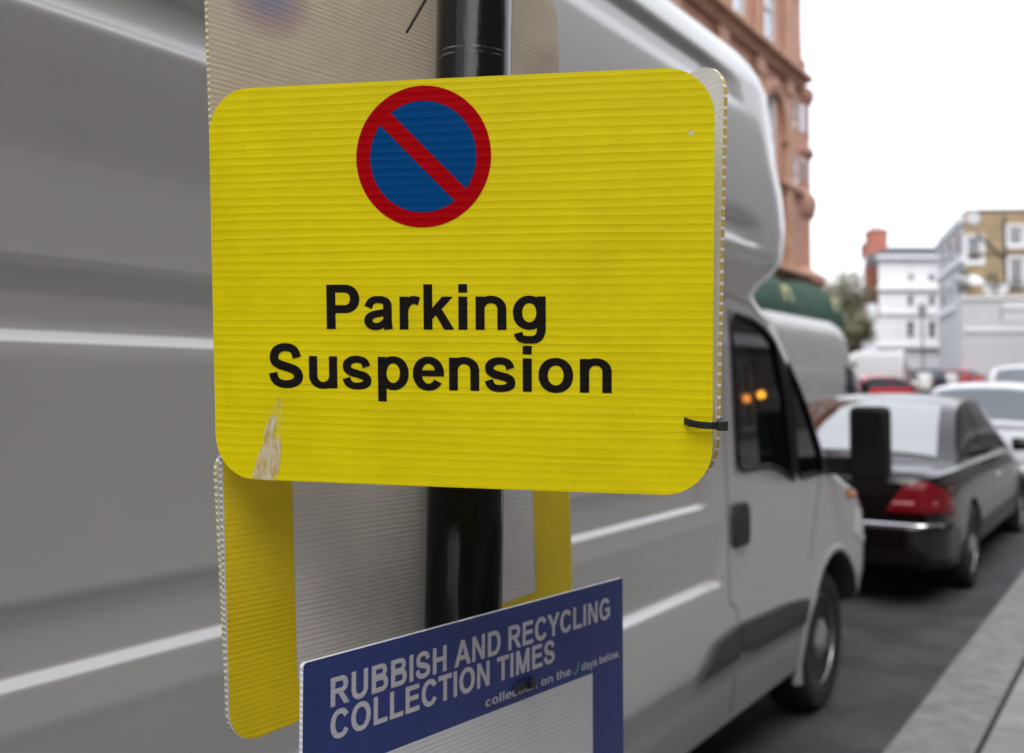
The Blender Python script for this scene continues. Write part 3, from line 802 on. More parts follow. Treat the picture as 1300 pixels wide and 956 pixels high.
for z in zs:
    W_, yf, r_ = hw(z), yfz(z), interp(z, CR)
    yb = YR + .02 + max(0, z - 2.6) * .25
    pts = []
    yend = yf - r_
    half = []
    half.append((0.0, yb))
    half += [(W_ * .6, yb), (W_ - .09, yb), (W_ - .03, yb + .03), (W_, yb + .09)]
    y0 = yb + .12
    ycr = [y0 + (3.2 - y0) * k / 6 for k in range(7)] + [3.30, 3.34, 3.37, 3.40, 3.42, 3.46, 3.51, 3.53, 3.56, 3.6, 3.7, 3.8]
    ycr = [q for q in ycr if q < min(yend, 3.82) - .02]
    ycr += [None] * (19 - len(ycr))
    last = [q for q in ycr if q is not None][-1]
    rest = [last + (yend - last) * k / (6 + ycr.count(None)) for k in range(1, 7 + ycr.count(None))]
    allY = [q for q in ycr if q is not None] + rest
    for q in allY: half.append((W_ - groove(q, z), q))
    for k in range(1, 13):
        a_ = R(90 * k / 12); p_ = 1.0
        half.append((W_ - r_ * .95 * (1 - math.cos(a_)), yend + r_ * math.sin(a_)))
    half.append(((W_ - r_ * .95) * .5, yf + .02))
    half.append((0.0, yf + .03))
    full = [(x, y) for x, y in half] + [(-x, y) for x, y in reversed(half[1:-1])]
    rings.append([(VX + x, y, z) for x, y in full])
b = MB(); b.loft(rings)
VAN = empty('parked_van', (VX, 0, 0), label='large light grey high roof van parked right behind the signs', cat='van')
b.v = [(x - VX, y, z) for x, y, z in b.v]
vbody = b.build('body', [paint, darkin, blackpl], VAN, smooth=True, sharp=38)
def cutter(fn, mi=1):
    c = MB(); fn(c); c.mi = [mi] * len(c.f); o = c.build('cut', [paint, darkin, blackpl]); o.matrix_world = VAN.matrix_world; return o
bpy.context.view_layer.update()
# window outline in (Y, Z) on the side
WIN_F = [(3.735, 1.30), (3.76, 1.27), (4.09, 1.265), (4.20, 1.245), (4.40, 1.185), (4.40, 1.30), (4.345, 1.55), (4.24, 1.785), (4.10, 1.845), (3.95, 1.875), (3.76, 1.885), (3.725, 1.84), (3.72, 1.5)]
WIN_Q = [(4.47, 1.20), (4.52, 1.185), (4.86, 1.185), (4.83, 1.29), (4.70, 1.45), (4.55, 1.60), (4.42, 1.70), (4.395, 1.68), (4.445, 1.45)]
def prism(c, poly, x0, x1):
    n = len(poly)
    c.add([(x0, y, z) for y, z in poly] + [(x1, y, z) for y, z in poly], [tuple(range(n)), tuple(reversed(range(n, 2 * n)))] + [(i, (i + 1) % n, n + (i + 1) % n, n + i) for i in range(n)])
def cab(c):   # interior
    c.loft([[(-x_, 2.9, z_), (x_, 2.9, z_), (x_, yf_, z_), (-x_, yf_, z_)] for z_, x_, yf_ in ((.45, .88, 4.75), (1.12, .9, 5.02), (1.30, .9, 4.98), (1.5, .88, 4.80), (1.7, .86, 4.55), (1.88, .83, 4.30), (1.93, .8, 4.1))])
wscr = [[(-.86, 5.6, 1.25), (.86, 5.6, 1.25), (.86, 4.9, 1.25), (-.86, 4.9, 1.25)], [(-.74, 5.6, 1.86), (.74, 5.6, 1.86), (.74, 4.1, 1.86), (-.74, 4.1, 1.86)]]
cuts = [cutter(cab), cutter(lambda c: prism(c, WIN_F, -1.3, 1.3)), cutter(lambda c: prism(c, WIN_Q, -1.3, 1.3)), cutter(lambda c: c.loft(wscr))]
WHY, WHZ, WR = 5.04, .345, .345
for cy in (WHY, .95):
    cuts.append(cutter(lambda c: c.lathe([(.455, .55), (.455, 1.2)], (0, cy, WHZ - .02), 40, 'x')))
    cuts.append(cutter(lambda c: c.lathe([(.455, -1.2), (.455, -.55)], (0, cy, WHZ - .02), 40, 'x')))
bool_cut(vbody, cuts)
vbody.data.shade_smooth(); vbody.data.set_sharp_from_angle(angle=R(38))

def surf_strip(b, poly, off, nz=14, ny=10, sgn=1):
    """fill a (y,z) polygon on the side skin, as rows between its left and right boundary"""
    zlo, zhi = min(p[1] for p in poly), max(p[1] for p in poly); rows = []
    for k in range(nz + 1):
        zc = zlo + (zhi - zlo) * (k + (.001 if k == 0 else -.001 if k == nz else 0)) / nz; xs_ = []
        for i in range(len(poly)):
            (y0_, z0_), (y1_, z1_) = poly[i], poly[(i + 1) % len(poly)]
            if (z0_ - zc) * (z1_ - zc) <= 0 and z0_ != z1_: xs_.append(y0_ + (y1_ - y0_) * (zc - z0_) / (z1_ - z0_))
        if len(xs_) < 2: continue
        a_, c_ = min(xs_), max(xs_)
        rows.append([(sgn * (vx(a_ + (c_ - a_) * j / ny, zc) + off), a_ + (c_ - a_) * j / ny, zc) for j in range(ny + 1)])
    b.grid(rows)
for sg in (1, -1):
    for poly in (WIN_F, WIN_Q):
        b = MB(); surf_strip(b, poly, -.010, sgn=sg)
        pane = b.build('side_window', win_glass, VAN, smooth=True)
        b = MB(); ol = []
        for i in range(len(poly)):
            p, q = poly[i], poly[(i + 1) % len(poly)]
            for k in range(4): ol.append((p[0] + (q[0] - p[0]) * k / 4, p[1] + (q[1] - p[1]) * k / 4))
        b.tube([(sg * (vx(y, z) - .001), y, z) for y, z in ol + ol[:1]], .011, 8)
        b.build('window_seal', blackpl, pane, smooth=True)
b = MB(); b.grid([[(x, yfz(z) - .03 - .5 * (abs(x) / .9) ** 3 * .3, z) for x in [-.84 + .12 * k for k in range(15)]] for z in [1.24 + .06 * k for k in range(11)]])
b.build('windscreen', win_glass, VAN, smooth=True)
# dark B frame between window and quarter light, and black seal strip beside the glass
b = MB(); surf_strip(b, [(4.405, 1.19), (4.465, 1.20), (4.44, 1.45), (4.39, 1.68), (4.30, 1.75), (4.255, 1.785), (4.35, 1.55), (4.405, 1.30)], .004)
b.build('window_divider', blackpl, VAN, smooth=True)
b = MB(); surf_strip(b, [(3.70, 1.26), (3.70, 1.9), (3.715, 1.9), (3.715, 1.26)], .003); b.build('door_seal', blackpl, VAN)
# door seams: narrow dark gaps
b = MB()
def seam(pts, w_=.0055):
    fine = []
    for p, q in zip(pts, pts[1:]):
        for k in range(10): fine.append((p[0] + (q[0] - p[0]) * k / 10, p[1] + (q[1] - p[1]) * k / 10))
    fine.append(pts[-1])
    b.tube([(vx(y, z) - .0035, y, z) for y, z in fine], w_, 6)
seam([(3.62, 1.93), (3.605, 1.5), (3.60, .82), (3.61, .78), (3.66, .765), (3.685, .74), (3.69, .70)])
seam([(3.69, .50), (3.69, .36)])
seam([(3.62, 1.93), (3.70, 1.955), (3.95, 1.935), (4.2, 1.865)])
seam([(4.80, 1.16), (4.70, 1.0), (4.62, .80)])
b.split('door_gap', darkin, VAN, smooth=True)
# bumped lower quarter panel edge and sill trim
sill = [(3.30, .575), (3.50, .685), (3.68, .690), (3.68, .575)]
for poly in ([(3.28, .565), (3.47, .680), (3.675, .688), (3.675, .565)], [(3.70, .562), (3.70, .688), (4.56, .650), (4.545, .53)]):
    b = MB(); surf_strip(b, poly, .016, 6, 8); surf_strip(b, poly, -.004, 6, 8)
    o = b.build('sill_trim', greypl, VAN)
    md = o.modifiers.new('s', 'SOLIDIFY'); md.thickness = .008
# wheel arch lip
b = MB()
for r0_, r1_, xo in ((.452, .495, .012),):
    pr = []
    for k in range(37):
        a_ = R(6 + 184 * k / 36)
        ring = []
        for rr_, xx in ((r0_, -.10), (r0_, .002), (r0_ + .02, .009), (r1_ - .015, .006), (r1_, -.004), (r1_, -.03)):
            y = WHY + rr_ * math.cos(a_); z = WHZ - .02 + rr_ * math.sin(a_)
            ring.append((vx(min(y, 5.92), max(z, .33)) + xx - (max(0, y - 5.35) * .0), y, z))
        pr.append(ring)
    b.grid(pr)
b.mi = [1 if k % 5 == 0 else 0 for k in range(len(b.f))]
b.build('arch_lip', [paint, darkin], VAN, smooth=True)
b = MB(); surf_strip(b, [(3.625, 1.00), (3.625, 1.135), (3.64, 1.15), (3.77, 1.15), (3.785, 1.135), (3.785, 1.0), (3.77, .985), (3.64, .985)], .022, 4, 4)
o = b.build('door_handle', rubber, VAN); md = o.modifiers.new('s', 'SOLIDIFY'); md.thickness = .024; md = o.modifiers.new('b', 'BEVEL'); md.width = .006
b = MB(); ind = [(5.30, 1.03), (5.30, 1.075), (5.36, 1.08), (5.47, 1.06), (5.47, 1.02)]
surf_strip(b, [(5.28, 1.02), (5.28, 1.07), (5.42, 1.055), (5.44, 1.02)], .012, 4, 6)
o = b.build('side_indicator', ambercol, VAN, smooth=True); md = o.modifiers.new('s', 'SOLIDIFY'); md.thickness = .02
b = MB(); surf_strip(b, [(5.40, .80), (5.46, .98), (5.70, .96), (5.78, .80), (5.60, .76)], .006, 6, 8)
o = b.build('headlight', clearlens, VAN, smooth=True); md = o.modifiers.new('s', 'SOLIDIFY'); md.thickness = .02
b = MB(); rows = []
for z in (.47, .50, .56, .62):
    rows.append([(x, yfz(z) + .05 - .42 * (abs(x) / .95) ** 4, z) for x in [-.90 + .09 * k for k in range(21)]])
b.grid(rows); o = b.build('front_bumper', greypl, VAN, smooth=True); md = o.modifiers.new('s', 'SOLIDIFY'); md.thickness = .03
# mirror
def rbox(b, c, h, r_, n=4, axis='y'):
    """rounded slab: rings along Y"""
    pts = rounded(-h[0], h[0], -h[2], h[2], r_, n)
    rings = []
    for t_, s_ in ((-1, .90), (-.8, .985), (-.5, 1), (.3, 1), (.7, .9), (.92, .7), (1, .45)):
        rings.append([(c[0] + x * s_, c[1] + h[1] * t_, c[2] + z * s_) for x, z in pts])
    b.loft(rings)
b = MB(); rbox(b, (1.205, 4.93, 1.325), (.088, .07, .178), .03)
mir = b.build('door_mirror', blackpl, VAN, smooth=True, sharp=50)
b = MB(); b.add([(x + 1.205, 4.8580, z + 1.325) for x, z in rounded(-.07, .07, -.155, .155, .025)], [tuple(range(44))])
b.build('mirror_glass', mat('dark mirror glass', (.008, .009, .010), .15, spec=.18), mir)
b = MB(); b.loft([[(x, 4.93 + dy, z_ + dz) for dy, dz in ((-.03, -.045), (.03, -.045), (.03, .045), (-.03, .045))] for x, z_ in ((.94, 1.215), (1.0, 1.215), (1.13, 1.215))])
b.build('mirror_arm', blackpl, VAN, bevel=.008)
# wheels (shared builder)
def wheel(parent, x, y, r_, wd, side, dark=False, name='wheel'):
    e = bpy.data.objects.new(name, None); e.empty_display_size = .1; COL.objects.link(e); e.parent = parent; e.location = (x, y, r_)
    if side < 0: e.rotation_euler = (0, 0, math.pi)
    ri = r_ * .64
    b = MB(); b.lathe([(ri, -wd), (r_ * .90, -wd), (r_ * .985, -wd * .9), (r_, -wd * .6), (r_, -wd * .25), (r_ * .985, -.02), (r_ * .93, .004), (r_ * .80, .010), (ri + .012, -.002), (ri, -.012)], (0, 0, 0), 48, 'x')
    b.build('tyre', rubber, e, smooth=True, sharp=40)
    b = MB(); prof_ = [(.01, -.075), (ri * .98, -.09), (ri * 1.0, -.012), (ri * .97, -.008), (ri * .93, -.032), (ri * .84, -.040), (ri * .66, -.028), (ri * .50, -.016), (ri * .34, -.006), (ri * .28, .008), (ri * .12, .012), (.005, .013)]
    b.lathe(prof_, (0, 0, 0), 48, 'x')
    for fi in range(len(b.f)):
        ring_, seg_ = divmod(fi, 48)
        if ring_ in (5, 6) and seg_ % 6 in (1, 2, 3): b.mi[fi] = 1
    b.build('rim', [alloy, darkin], e, smooth=True, sharp=35)
    return e
for cy in (WHY, .95):
    wheel(VAN, .93, cy, WR, .22, 1); wheel(VAN, -.93, cy, WR, .22, -1)
# cab fittings
b = MB(); b.loft([[(-.86, y, z), (.86, y, z), (.86, 4.98, z), (-.86, 4.98, z)] for z, y in ((.7, 4.55), (1.02, 4.50), (1.12, 4.55), (1.17, 4.7))])
b.build('dashboard', mat('dash', (.05, .055, .06), .6), VAN, bevel=.03)
b = MB(); cs_ = Vector((.46, 4.30, 1.16)); ax = Vector((0, -.55, .83)).normalized(); e1 = Vector((1, 0, 0)); e2 = ax.cross(e1)
b.tube([cs_ + (e1 * math.cos(R(k)) + e2 * math.sin(R(k))) * .205 for k in range(0, 361, 15)], .016, 8)
for k in (0, 180, 270): b.tube([cs_, cs_ + (e1 * math.cos(R(k)) + e2 * math.sin(R(k))) * .2], .014, 6)
b.tube([cs_, cs_ - ax * .3], .03, 8)
b.build('steering_wheel', mat('pale wheel rim', (.16, .20, .22), .4), VAN, smooth=True)
seatm = mat('seat cloth', (.045, .05, .06), .9, noise=.2, nscale=30)
for x in (.48, -.40):
    b = MB(); rbox(b, (x, 3.55, 1.22), (.25, .07, .34), .08); rbox(b, (x, 3.52, 1.62), (.13, .05, .09), .04); b.box(x - .25, x + .25, 3.5, 4.02, .78, .92)
    b.build('seat', seatm, VAN, smooth=True, sharp=40)

# ------------------------------------------------------------------ cars
side_glass = mat('tinted side glass', (.010, .012, .015), .12, spec=.35)
def car(name, label, cat, loc, rz, col, L=4.9, Wd=1.85, H=1.44, style='saloon', group=None, paintm=None, glassm=None, chromestrip=False, detail=True):
    e = empty(name, loc, rz, label, cat, group)
    pm = paintm or mat('car paint', col, .22, coat=.8)
    gm_ = glassm or car_glass
    hw_ = Wd / 2; s = L / 5.0
    if style == 'saloon':
        deck = [(0, .90), (.02, .955), (.06, .985), (.25, 1.0), (.95, 1.01), (3.55, 1.0), (3.9, .965), (4.5, .84), (4.85, .72), (4.97, .60), (5.0, .45)]
        roof = [(.78, 1.0), (1.0, 1.10), (1.35, 1.30), (1.70, H - .07), (2.05, H - .015), (2.5, H), (2.95, H - .02), (3.15, H - .07), (3.5, 1.24), (3.85, 1.0)]
    elif style == 'estate':
        deck = [(0, .55), (.04, .85), (.12, .95), (.4, 1.0), (3.6, 1.02), (4.0, .98), (4.5, .86), (4.85, .72), (4.97, .58), (5.0, .45)]
        roof = [(.10, .98), (.28, 1.30), (.42, H - .06), (.8, H - .01), (1.8, H), (2.7, H - .02), (3.0, H - .09), (3.5, 1.18), (3.85, 1.0)]
    else:   # hatch / supermini
        deck = [(0, .50), (.05, .85), (.15, .92), (.5, .97), (3.5, 1.0), (3.9, .96), (4.5, .85), (4.85, .70), (4.97, .55), (5.0, .42)]
        roof = [(.14, .95), (.45, 1.22), (.75, H - .06), (1.2, H - .01), (2.0, H), (2.7, H - .02), (3.0, H - .1), (3.5, 1.18), (3.9, .98)]
    wid = [(0, hw_ * .80), (.05, hw_ * .88), (.2, hw_ * .955), (.6, hw_ * .99), (1.2, hw_), (3.6, hw_), (4.3, hw_ * .97), (4.75, hw_ * .88), (4.95, hw_ * .72), (5.0, hw_ * .6)]
    ts = [0, .008, .018, .04, .08, .13, .2, .3, .45] + [.6 + .15 * k for k in range(27)] + [4.6, 4.7, 4.8, 4.87, 4.93, 4.97, 5.0]
    rings = []
    for t in ts:
        W_ = sinterp(t, wid, .05); zd = sinterp(t, deck, .014); zb = .24 + .12 * max(0, 1 - t / .3) + .06 * max(0, (t - 4.7) / .3)
        zsd = zd - .055
        pr = [(0, zb), (W_ * .55, zb), (W_ * .88, zb + .01), (W_ * .975, zb + .09), (W_ * .995, zb + .22), (W_, .58), (W_ * .99, .70), (W_ * .965, zsd - .06), (W_ * .93, zsd), (W_ * .86, zd - .022), (W_ * .6, zd - .006), (0, zd)]
        pr = [(x, max(z_, zb)) for x, z_ in pr]
        ring = [(x, t * s, z_) for x, z_ in pr] + [(-x, t * s, z_) for x, z_ in reversed(pr[1:-1])]
        rings.append(ring)
    b = MB(); b.loft(rings)
    body = b.build('body', [pm, darkin], e, smooth=True, sharp=30)
    bpy.context.view_layer.update()
    wr = .335 if H < 1.6 else .37; wy = (1.08 * s, 4.16 * s) if style == 'saloon' else (.85 * s, 4.05 * s)
    cs = []
    for y_ in wy:
        for sg in (1, -1):
            c = MB(); c.lathe([(wr + .045, sg * (hw_ - .30)), (wr + .045, sg * (hw_ + .2))], (0, y_, wr), 32, 'x'); c.mi = [1] * len(c.f)
            o = c.build('cut', [pm, darkin]); o.matrix_world = e.matrix_world; cs.append(o)
    bool_cut(body, cs); body.data.shade_smooth(); body.data.set_sharp_from_angle(angle=R(30))
    # greenhouse
    wb = hw_ * .90; wt = hw_ * .70; zb_ = .90; t0, t1 = roof[0][0], roof[-1][0]
    def ztop(t): return sinterp(t, roof, .08)
    def wtop(t):
        f_ = (ztop(t) - zb_) / (H - zb_); return wb - (wb - wt) * max(0, min(1, f_))
    def side(t, z_):
        f_ = (z_ - zb_) / max(.02, ztop(t) - zb_); return wb + (wtop(t) - wb) * max(0, min(1, f_)) + .02 * math.sin(math.pi * max(0, min(1, f_)))
    def top(t, x):
        return ztop(t) - .055 * (abs(x) / max(.1, wtop(t))) ** 3
    rings = []
    n_ = 44
    for k in range(n_ + 1):
        t = t0 + (t1 - t0) * k / n_; zt_ = ztop(t); w1 = wtop(t)
        pr = [(wb, zb_ - .05)] + [(side(t, zb_ + (zt_ - .06 - zb_) * q / 4), zb_ + (zt_ - .06 - zb_) * q / 4) for q in range(5)]
        pr += [(w1 * q, top(t, w1 * q)) for q in (.97, .88, .7, .4, 0)]
        ring = [(x, t * s, z_) for x, z_ in pr] + [(-x, t * s, z_) for x, z_ in reversed(pr[:-1])]
        rings.append(ring)
    b = MB(); b.loft(rings); b.build('roof', pm, body, smooth=True, sharp=50)
    # glass
    def zg(t): return ztop(t) - .095
    belt = .985
    segs = []
    tl = next(t for t in [t0 + .01 * k for k in range(500)] if zg(t) > belt + .03) + .12
    tr = next(t for t in [t1 - .01 * k for k in range(500)] if zg(t) > belt + .03)
    cutp = [tl, 2.22, 3.42, tr] if style != 'hatch' else [tl, 2.1, tr]
    cutp = sorted(cutp)
    for sg in (1, -1):
        for a_, c_ in zip(cutp, cutp[1:]):
            if c_ - a_ < .15: continue
            b = MB(); rows = []
            for k in range(15):
                t = a_ + .03 + (c_ - a_ - .06) * k / 14; z1 = max(zg(t), belt + .012)
                rows.append([(sg * (side(t, belt + (z1 - belt) * q / 5) + .006), t * s, belt + (z1 - belt) * q / 5) for q in range(6)])
            b.grid(rows); b.build('side_window', gm_ if style != 'saloon' else side_glass, e, smooth=True)
    ta = t0 + (.14 if style == 'saloon' else .10); tb = [t for t in [t0 + .01 * k for k in range(400)] if ztop(t) > H - .075][0]
    b = MB(); b.grid([[(x * wtop(t) * .86, t * s - .006, top(t, x * wtop(t) * .86) + .006) for x in [-1 + .1 * q for q in range(21)]] for t in [ta + (tb - ta) * k / 10 for k in range(11)]])
    b.build('rear_window', gm_, e, smooth=True)
    tb2 = [t for t in [t1 - .01 * k for k in range(400)] if ztop(t) > H - .075][0]
    b = MB(); b.grid([[(x * wtop(t) * .88, t * s + .006, top(t, x * wtop(t) * .88) + .006) for x in [-1 + .1 * q for q in range(21)]] for t in [tb2 + (t1 - .1 - tb2) * k / 10 for k in range(11)]])
    b.build('windscreen', gm_, e, smooth=True)
    def bw(t): return sinterp(t, wid, .05)
    def rear_patch(nm, poly, m_, off=.012, sgn=1, n=10):
        """patch wrapped round the rear corner: poly in (u,z), u = 0 at the centre line, 1 at the corner, >1 along the side"""
        zlo, zhi = min(p[1] for p in poly), max(p[1] for p in poly); rows = []
        for k in range(n + 1):
            zc = zlo + (zhi - zlo) * (k + (.01 if k == 0 else -.01 if k == n else 0)) / n; xs_ = []
            for i in range(len(poly)):
                (u0, z0_), (u1, z1_) = poly[i], poly[(i + 1) % len(poly)]
                if (z0_ - zc) * (z1_ - zc) <= 0 and z0_ != z1_: xs_.append(u0 + (u1 - u0) * (zc - z0_) / (z1_ - z0_))
            if len(xs_) < 2: continue
            a_, c_ = min(xs_), max(xs_); row = []
            for j in range(n + 1):
                u = a_ + (c_ - a_) * j / n
                # rear contour: follows the body stations, lofted from (0,0) to the side
                if u <= .8: x, t = u * bw(0) / .8, 0 - off
                else:
                    t = (u - .8) * 1.3; x = bw(t) + off * .8
                # rear lean with height
                lean_ = 0
                for tt in (0, .02, .04, .07, .1, .15, .2, .3):
                    if sinterp(tt, deck, .014) - .04 >= zc: lean_ = tt; break
                row.append((sgn * x, max(t, lean_ - off) * s if u <= .8 else max(t, lean_) * s, zc))
            rows.append(row)
        b = MB(); b.grid(rows); o = b.build(nm, m_, e, smooth=True); md = o.modifiers.new('s', 'SOLIDIFY'); md.thickness = .012; return o
    for sg in (1, -1):
        if style == 'saloon':
            lamp = rear_patch('tail_light', [(.50, .66), (.55, .74), (.66, .90), (.80, .915), (.93, .84), (1.08, .70), (1.05, .655)], redlens, .014, sg)
            b_ = rear_patch('reflector_band', [(.56, .745), (.575, .765), (.98, .765), (1.0, .745)], mat('pale lens band', (.55, .2, .2), .2), .020, sg, 3); b_.parent = lamp
        else:
            rear_patch('tail_light', [(.62, .70), (.62, .92), (.80, .93), (1.0, .90), (1.0, .72)], redlens, .014, sg)
        wheel(e, sg * (hw_ - .02), wy[0], wr, .2, sg); wheel(e, sg * (hw_ - .02), wy[1], wr, .2, sg)
        b = MB(); rbox(b, (sg * (hw_ + .09), 3.45 * s, 1.02), (.10, .06, .065), .03); b.build('door_mirror', pm, e, smooth=True)
        b = MB(); b.tube([(sg * (hw_ * .992 + .008), y_ * s, .80) for y_ in (2.30, 2.35, 2.45, 2.5)], .014, 8); b.build('door_handle', chrome if style == 'saloon' else pm, e, smooth=True)
        b = MB(); b.tube([(sg * (hw_ * .965), y_ * s, z_) for y_, z_ in ((4.55, .66), (4.75, .66), (4.86, .64))], [.06, .08, .06], 10); b.build('headlight', clearlens, e, smooth=True)
    if chromestrip:
        b = MB(); b.tube([(sgx * bw(0), -.004 * 1, .595) for sgx in [-1 + .1 * k for k in range(21)]] + [(bw(t) + .006, t * s, .595) for t in (.02, .05, .1, .16)], .017, 8); b.build('bumper_strip', chrome, e, smooth=True)
        b = MB(); rows = []
        for z_ in (.30, .36, .46, .56, .60):
            bulge = .05 if z_ > .33 else .02
            rows.append([(sg_ * bw(0), -bulge, z_) for sg_ in [-1 + .2 * k for k in range(11)]] + [(bw(t) + bulge * .5, t * s, z_) for t in (.03, .08, .15, .25, .4)])
        b.grid(rows); o = b.build('rear_bumper', pm, e, smooth=True); md = o.modifiers.new('s', 'SOLIDIFY'); md.thickness = .02
    # cabin block so that glass shows dark seats and not an empty shell
    return e

blackcar = mat('black brown metallic paint', (0.006, 0.0032, 0.003), .25, coat=.5, spec=.25)
MC = car('parked_saloon', 'black saloon parked in front of the grey van with red tail light towards us', 'car', (-2.235, 7.60, 0), 0, None, 5.14, 1.87, 1.53, 'saloon', 'cars parked along the kerb', blackcar, chromestrip=True,
    glassm=glass('dark saloon glass', (.10, .12, .13), mirror=.42))
silver = mat('silver paint', (.55, .56, .58), .25, metal=.4, coat=.7)
c2 = car('parked_hatchback', 'silver white hatchback parked just beyond the black saloon', 'car', (-2.05, 14.0, G(15)), 0, None, 4.1, 1.74, 1.50, 'hatch', 'cars parked along the kerb', silver, glassm=glass('blue grey glass', (.22, .32, .36), mirror=.12))
c2.rotation_euler = (R(1.2), 0, 0)
b = MB(); b.tube([(0, 1.0, 1.46), (0, .85, 1.62)], .004, 6); b.build('aerial', blackpl, c2)
c3 = car('parked_estate', 'white tall estate car third along the kerb, only its roof showing', 'car', (-2.0, 19.6, G(21)), 0, None, 4.6, 1.82, 1.72, 'estate', 'cars parked along the kerb', mat('white car paint', (.7, .71, .73), .25, coat=.7), glassm=glass('blue glass', (.2, .3, .36), mirror=.12))
c3.rotation_euler = (R(1.2), 0, 0)

# ------------------------------------------------------------------ second van, across the road
def box_van(name, label, loc, rz, col, L, Wd, H, front_r=.5, group=None, redlamps=True):
    e = empty(name, loc, rz, label, 'van', group); pm = mat('van paint', col, .35, coat=.4, noise=.05, nscale=2)
    hwv = Wd / 2; fr = [(.35, L - .02), (.6, L), (.95, L - .12), (1.1, L - .45), (1.25, L - .85), (1.9, L - 1.45), (H - .25, L - 1.75), (H - .08, L - 2.0), (H, L - 2.4)]
    wd_ = [(.35, hwv * .96), (.6, hwv), (1.5, hwv), (H - .3, hwv * .96), (H - .1, hwv * .91), (H, hwv * .82)]
    rings = []; zl = [.35, .45, .6, .8, .95, 1.03, 1.1, 1.18, 1.25, 1.4, 1.55, 1.7, 1.9, 2.05, H - .35, H - .25, H - .15, H - .08, H - .03, H]; zl = sorted(set(z for z in zl if z <= H))
    for z in zl:
        yf, W_ = sinterp(z, fr, .04), sinterp(z, wd_, .04); r_ = .35
        half = [(0, .0), (W_ - .08, .0), (W_ - .02, .02), (W_, .08)] + [(W_ - (.008 if (1.15 < z < 1.3 and .4 < .2 + (yf - .5) * k / 8 < yf - 1) else 0), .2 + (yf - r_ - .2) * k / 8) for k in range(9)] + [(W_ - r_ * .8 * (1 - math.cos(R(15 * k))), yf - r_ + r_ * math.sin(R(15 * k))) for k in range(1, 7)] + [(0, yf + .02)]
        rings.append([(x, y, z) for x, y in half] + [(-x, y, z) for x, y in reversed(half[1:-1])])
    b = MB(); b.loft(rings); b.build('body', pm, e, smooth=True, sharp=35)
    for sg in (1, -1):
        def ss(y, z): return sg * (sinterp(z, wd_, .04) + .006)
        b = MB(); b.add([(ss(0, z), y, z) for y, z in ((L - 2.25, 1.2), (L - 1.35, 1.2), (L - 1.62, 1.75), (L - 2.2, 1.80))], [(0, 1, 2, 3)]); b.build('side_window', win_dark, e)
        for z0_, z1_, y0_, y1_ in ((1.16, 1.20, .3, L - 2.5), (.62, .70, .3, L - 1.3)):
            b = MB(); b.box(min(sg * hwv, sg * (hwv + .015)), max(sg * hwv, sg * (hwv + .015)), y0_, y1_, z0_, z1_); b.build('side_moulding', pm if z0_ > 1 else greypl, e)
        b = MB(); b.box(sg * (hwv - .16) - .05, sg * (hwv - .16) + .05 + .05 * sg, -.03, .01, 1.0, 1.75 if redlamps else 1.4); b.build('tail_light', redlens, e, bevel=.01)
        b = MB(); rbox(b, (sg * (hwv + .14), L - 1.35, 1.35), (.08, .06, .16), .03); b.build('door_mirror', blackpl, e, smooth=True)
        wheel(e, sg * (hwv - .02), .9, .33, .2, sg); wheel(e, sg * (hwv - .02), L - .95, .33, .2, sg)
    b = MB(); b.add([(x, sinterp(z, fr, .04) + .035, z) for x, z in ((-.75, 1.28), (.75, 1.28), (.66, H - .55 if H < 2.3 else 1.85), (-.66, H - .55 if H < 2.3 else 1.85))], [(0, 1, 2, 3)]); b.build('windscreen', win_dark, e)
    b = MB(); b.box(-.012, .012, -.012, .01, .5, H - .15); b.split('door_gap', darkin, e)
    return e
box_van('parked_van', 'cream white panel van across the road below the green awnings', (-6.0, 14.9, G(17)), 0, (.40, .39, .38), 6.3, 1.98, 2.60, group=None)

# far frame: x to the right of the view, y along the view axis
FH = Vector((-math.sin(TH), math.cos(TH), 0))
def far(lat, d): return RT * lat + FH * d
def lat_of(px, d): return (px - 650) / F * d
def fz(py, d): return 1.6 + (490 - py) / F * d
def place(px, d):
    p = far(lat_of(px, d), d); return (p.x, p.y, G(p.y))
box_van('delivery_van', 'white delivery van in the distance with a tall red rear light', place(1150, 41), TH + R(62), (.66, .67, .70), 4.0, 1.8, 2.30)
redp = mat('red car paint', (.42, .02, .025), .25, coat=.7)
car('red_car', 'red hatchback with its bonnet in front of the distant white van', 'car', place(1066, 34), TH - R(62), None, 3.9, 1.68, 1.42, 'hatch', None, redp, win_dark)
g_far = 'cars parked at the far junction'
dk = mat('dark blue car paint', (.025, .03, .045), .25, coat=.7)
car('parked_car', 'dark blue car among the far parked cars left of the red one', 'car', place(1200, 55), TH + R(28), None, 4.2, 1.75, 1.5, 'hatch', g_far, dk, win_dark)
car('parked_car', 'pale silver car in front of the white house among far parked cars', 'car', place(1178, 62), TH + R(20), None, 4.2, 1.75, 1.5, 'hatch', g_far, silver, win_dark)
car('parked_car', 'red car by the pale boundary wall among the far parked cars', 'car', place(1243, 56), TH + R(35), None, 4.3, 1.75, 1.42, 'hatch', g_far, redp, win_dark)
car('parked_car', 'dark grey car at the right end of the far row', 'car', place(1283, 58), TH + R(25), None, 4.3, 1.75, 1.42, 'saloon', g_far, mat('dark grey paint', (.05, .05, .055), .25, coat=.7), win_dark)
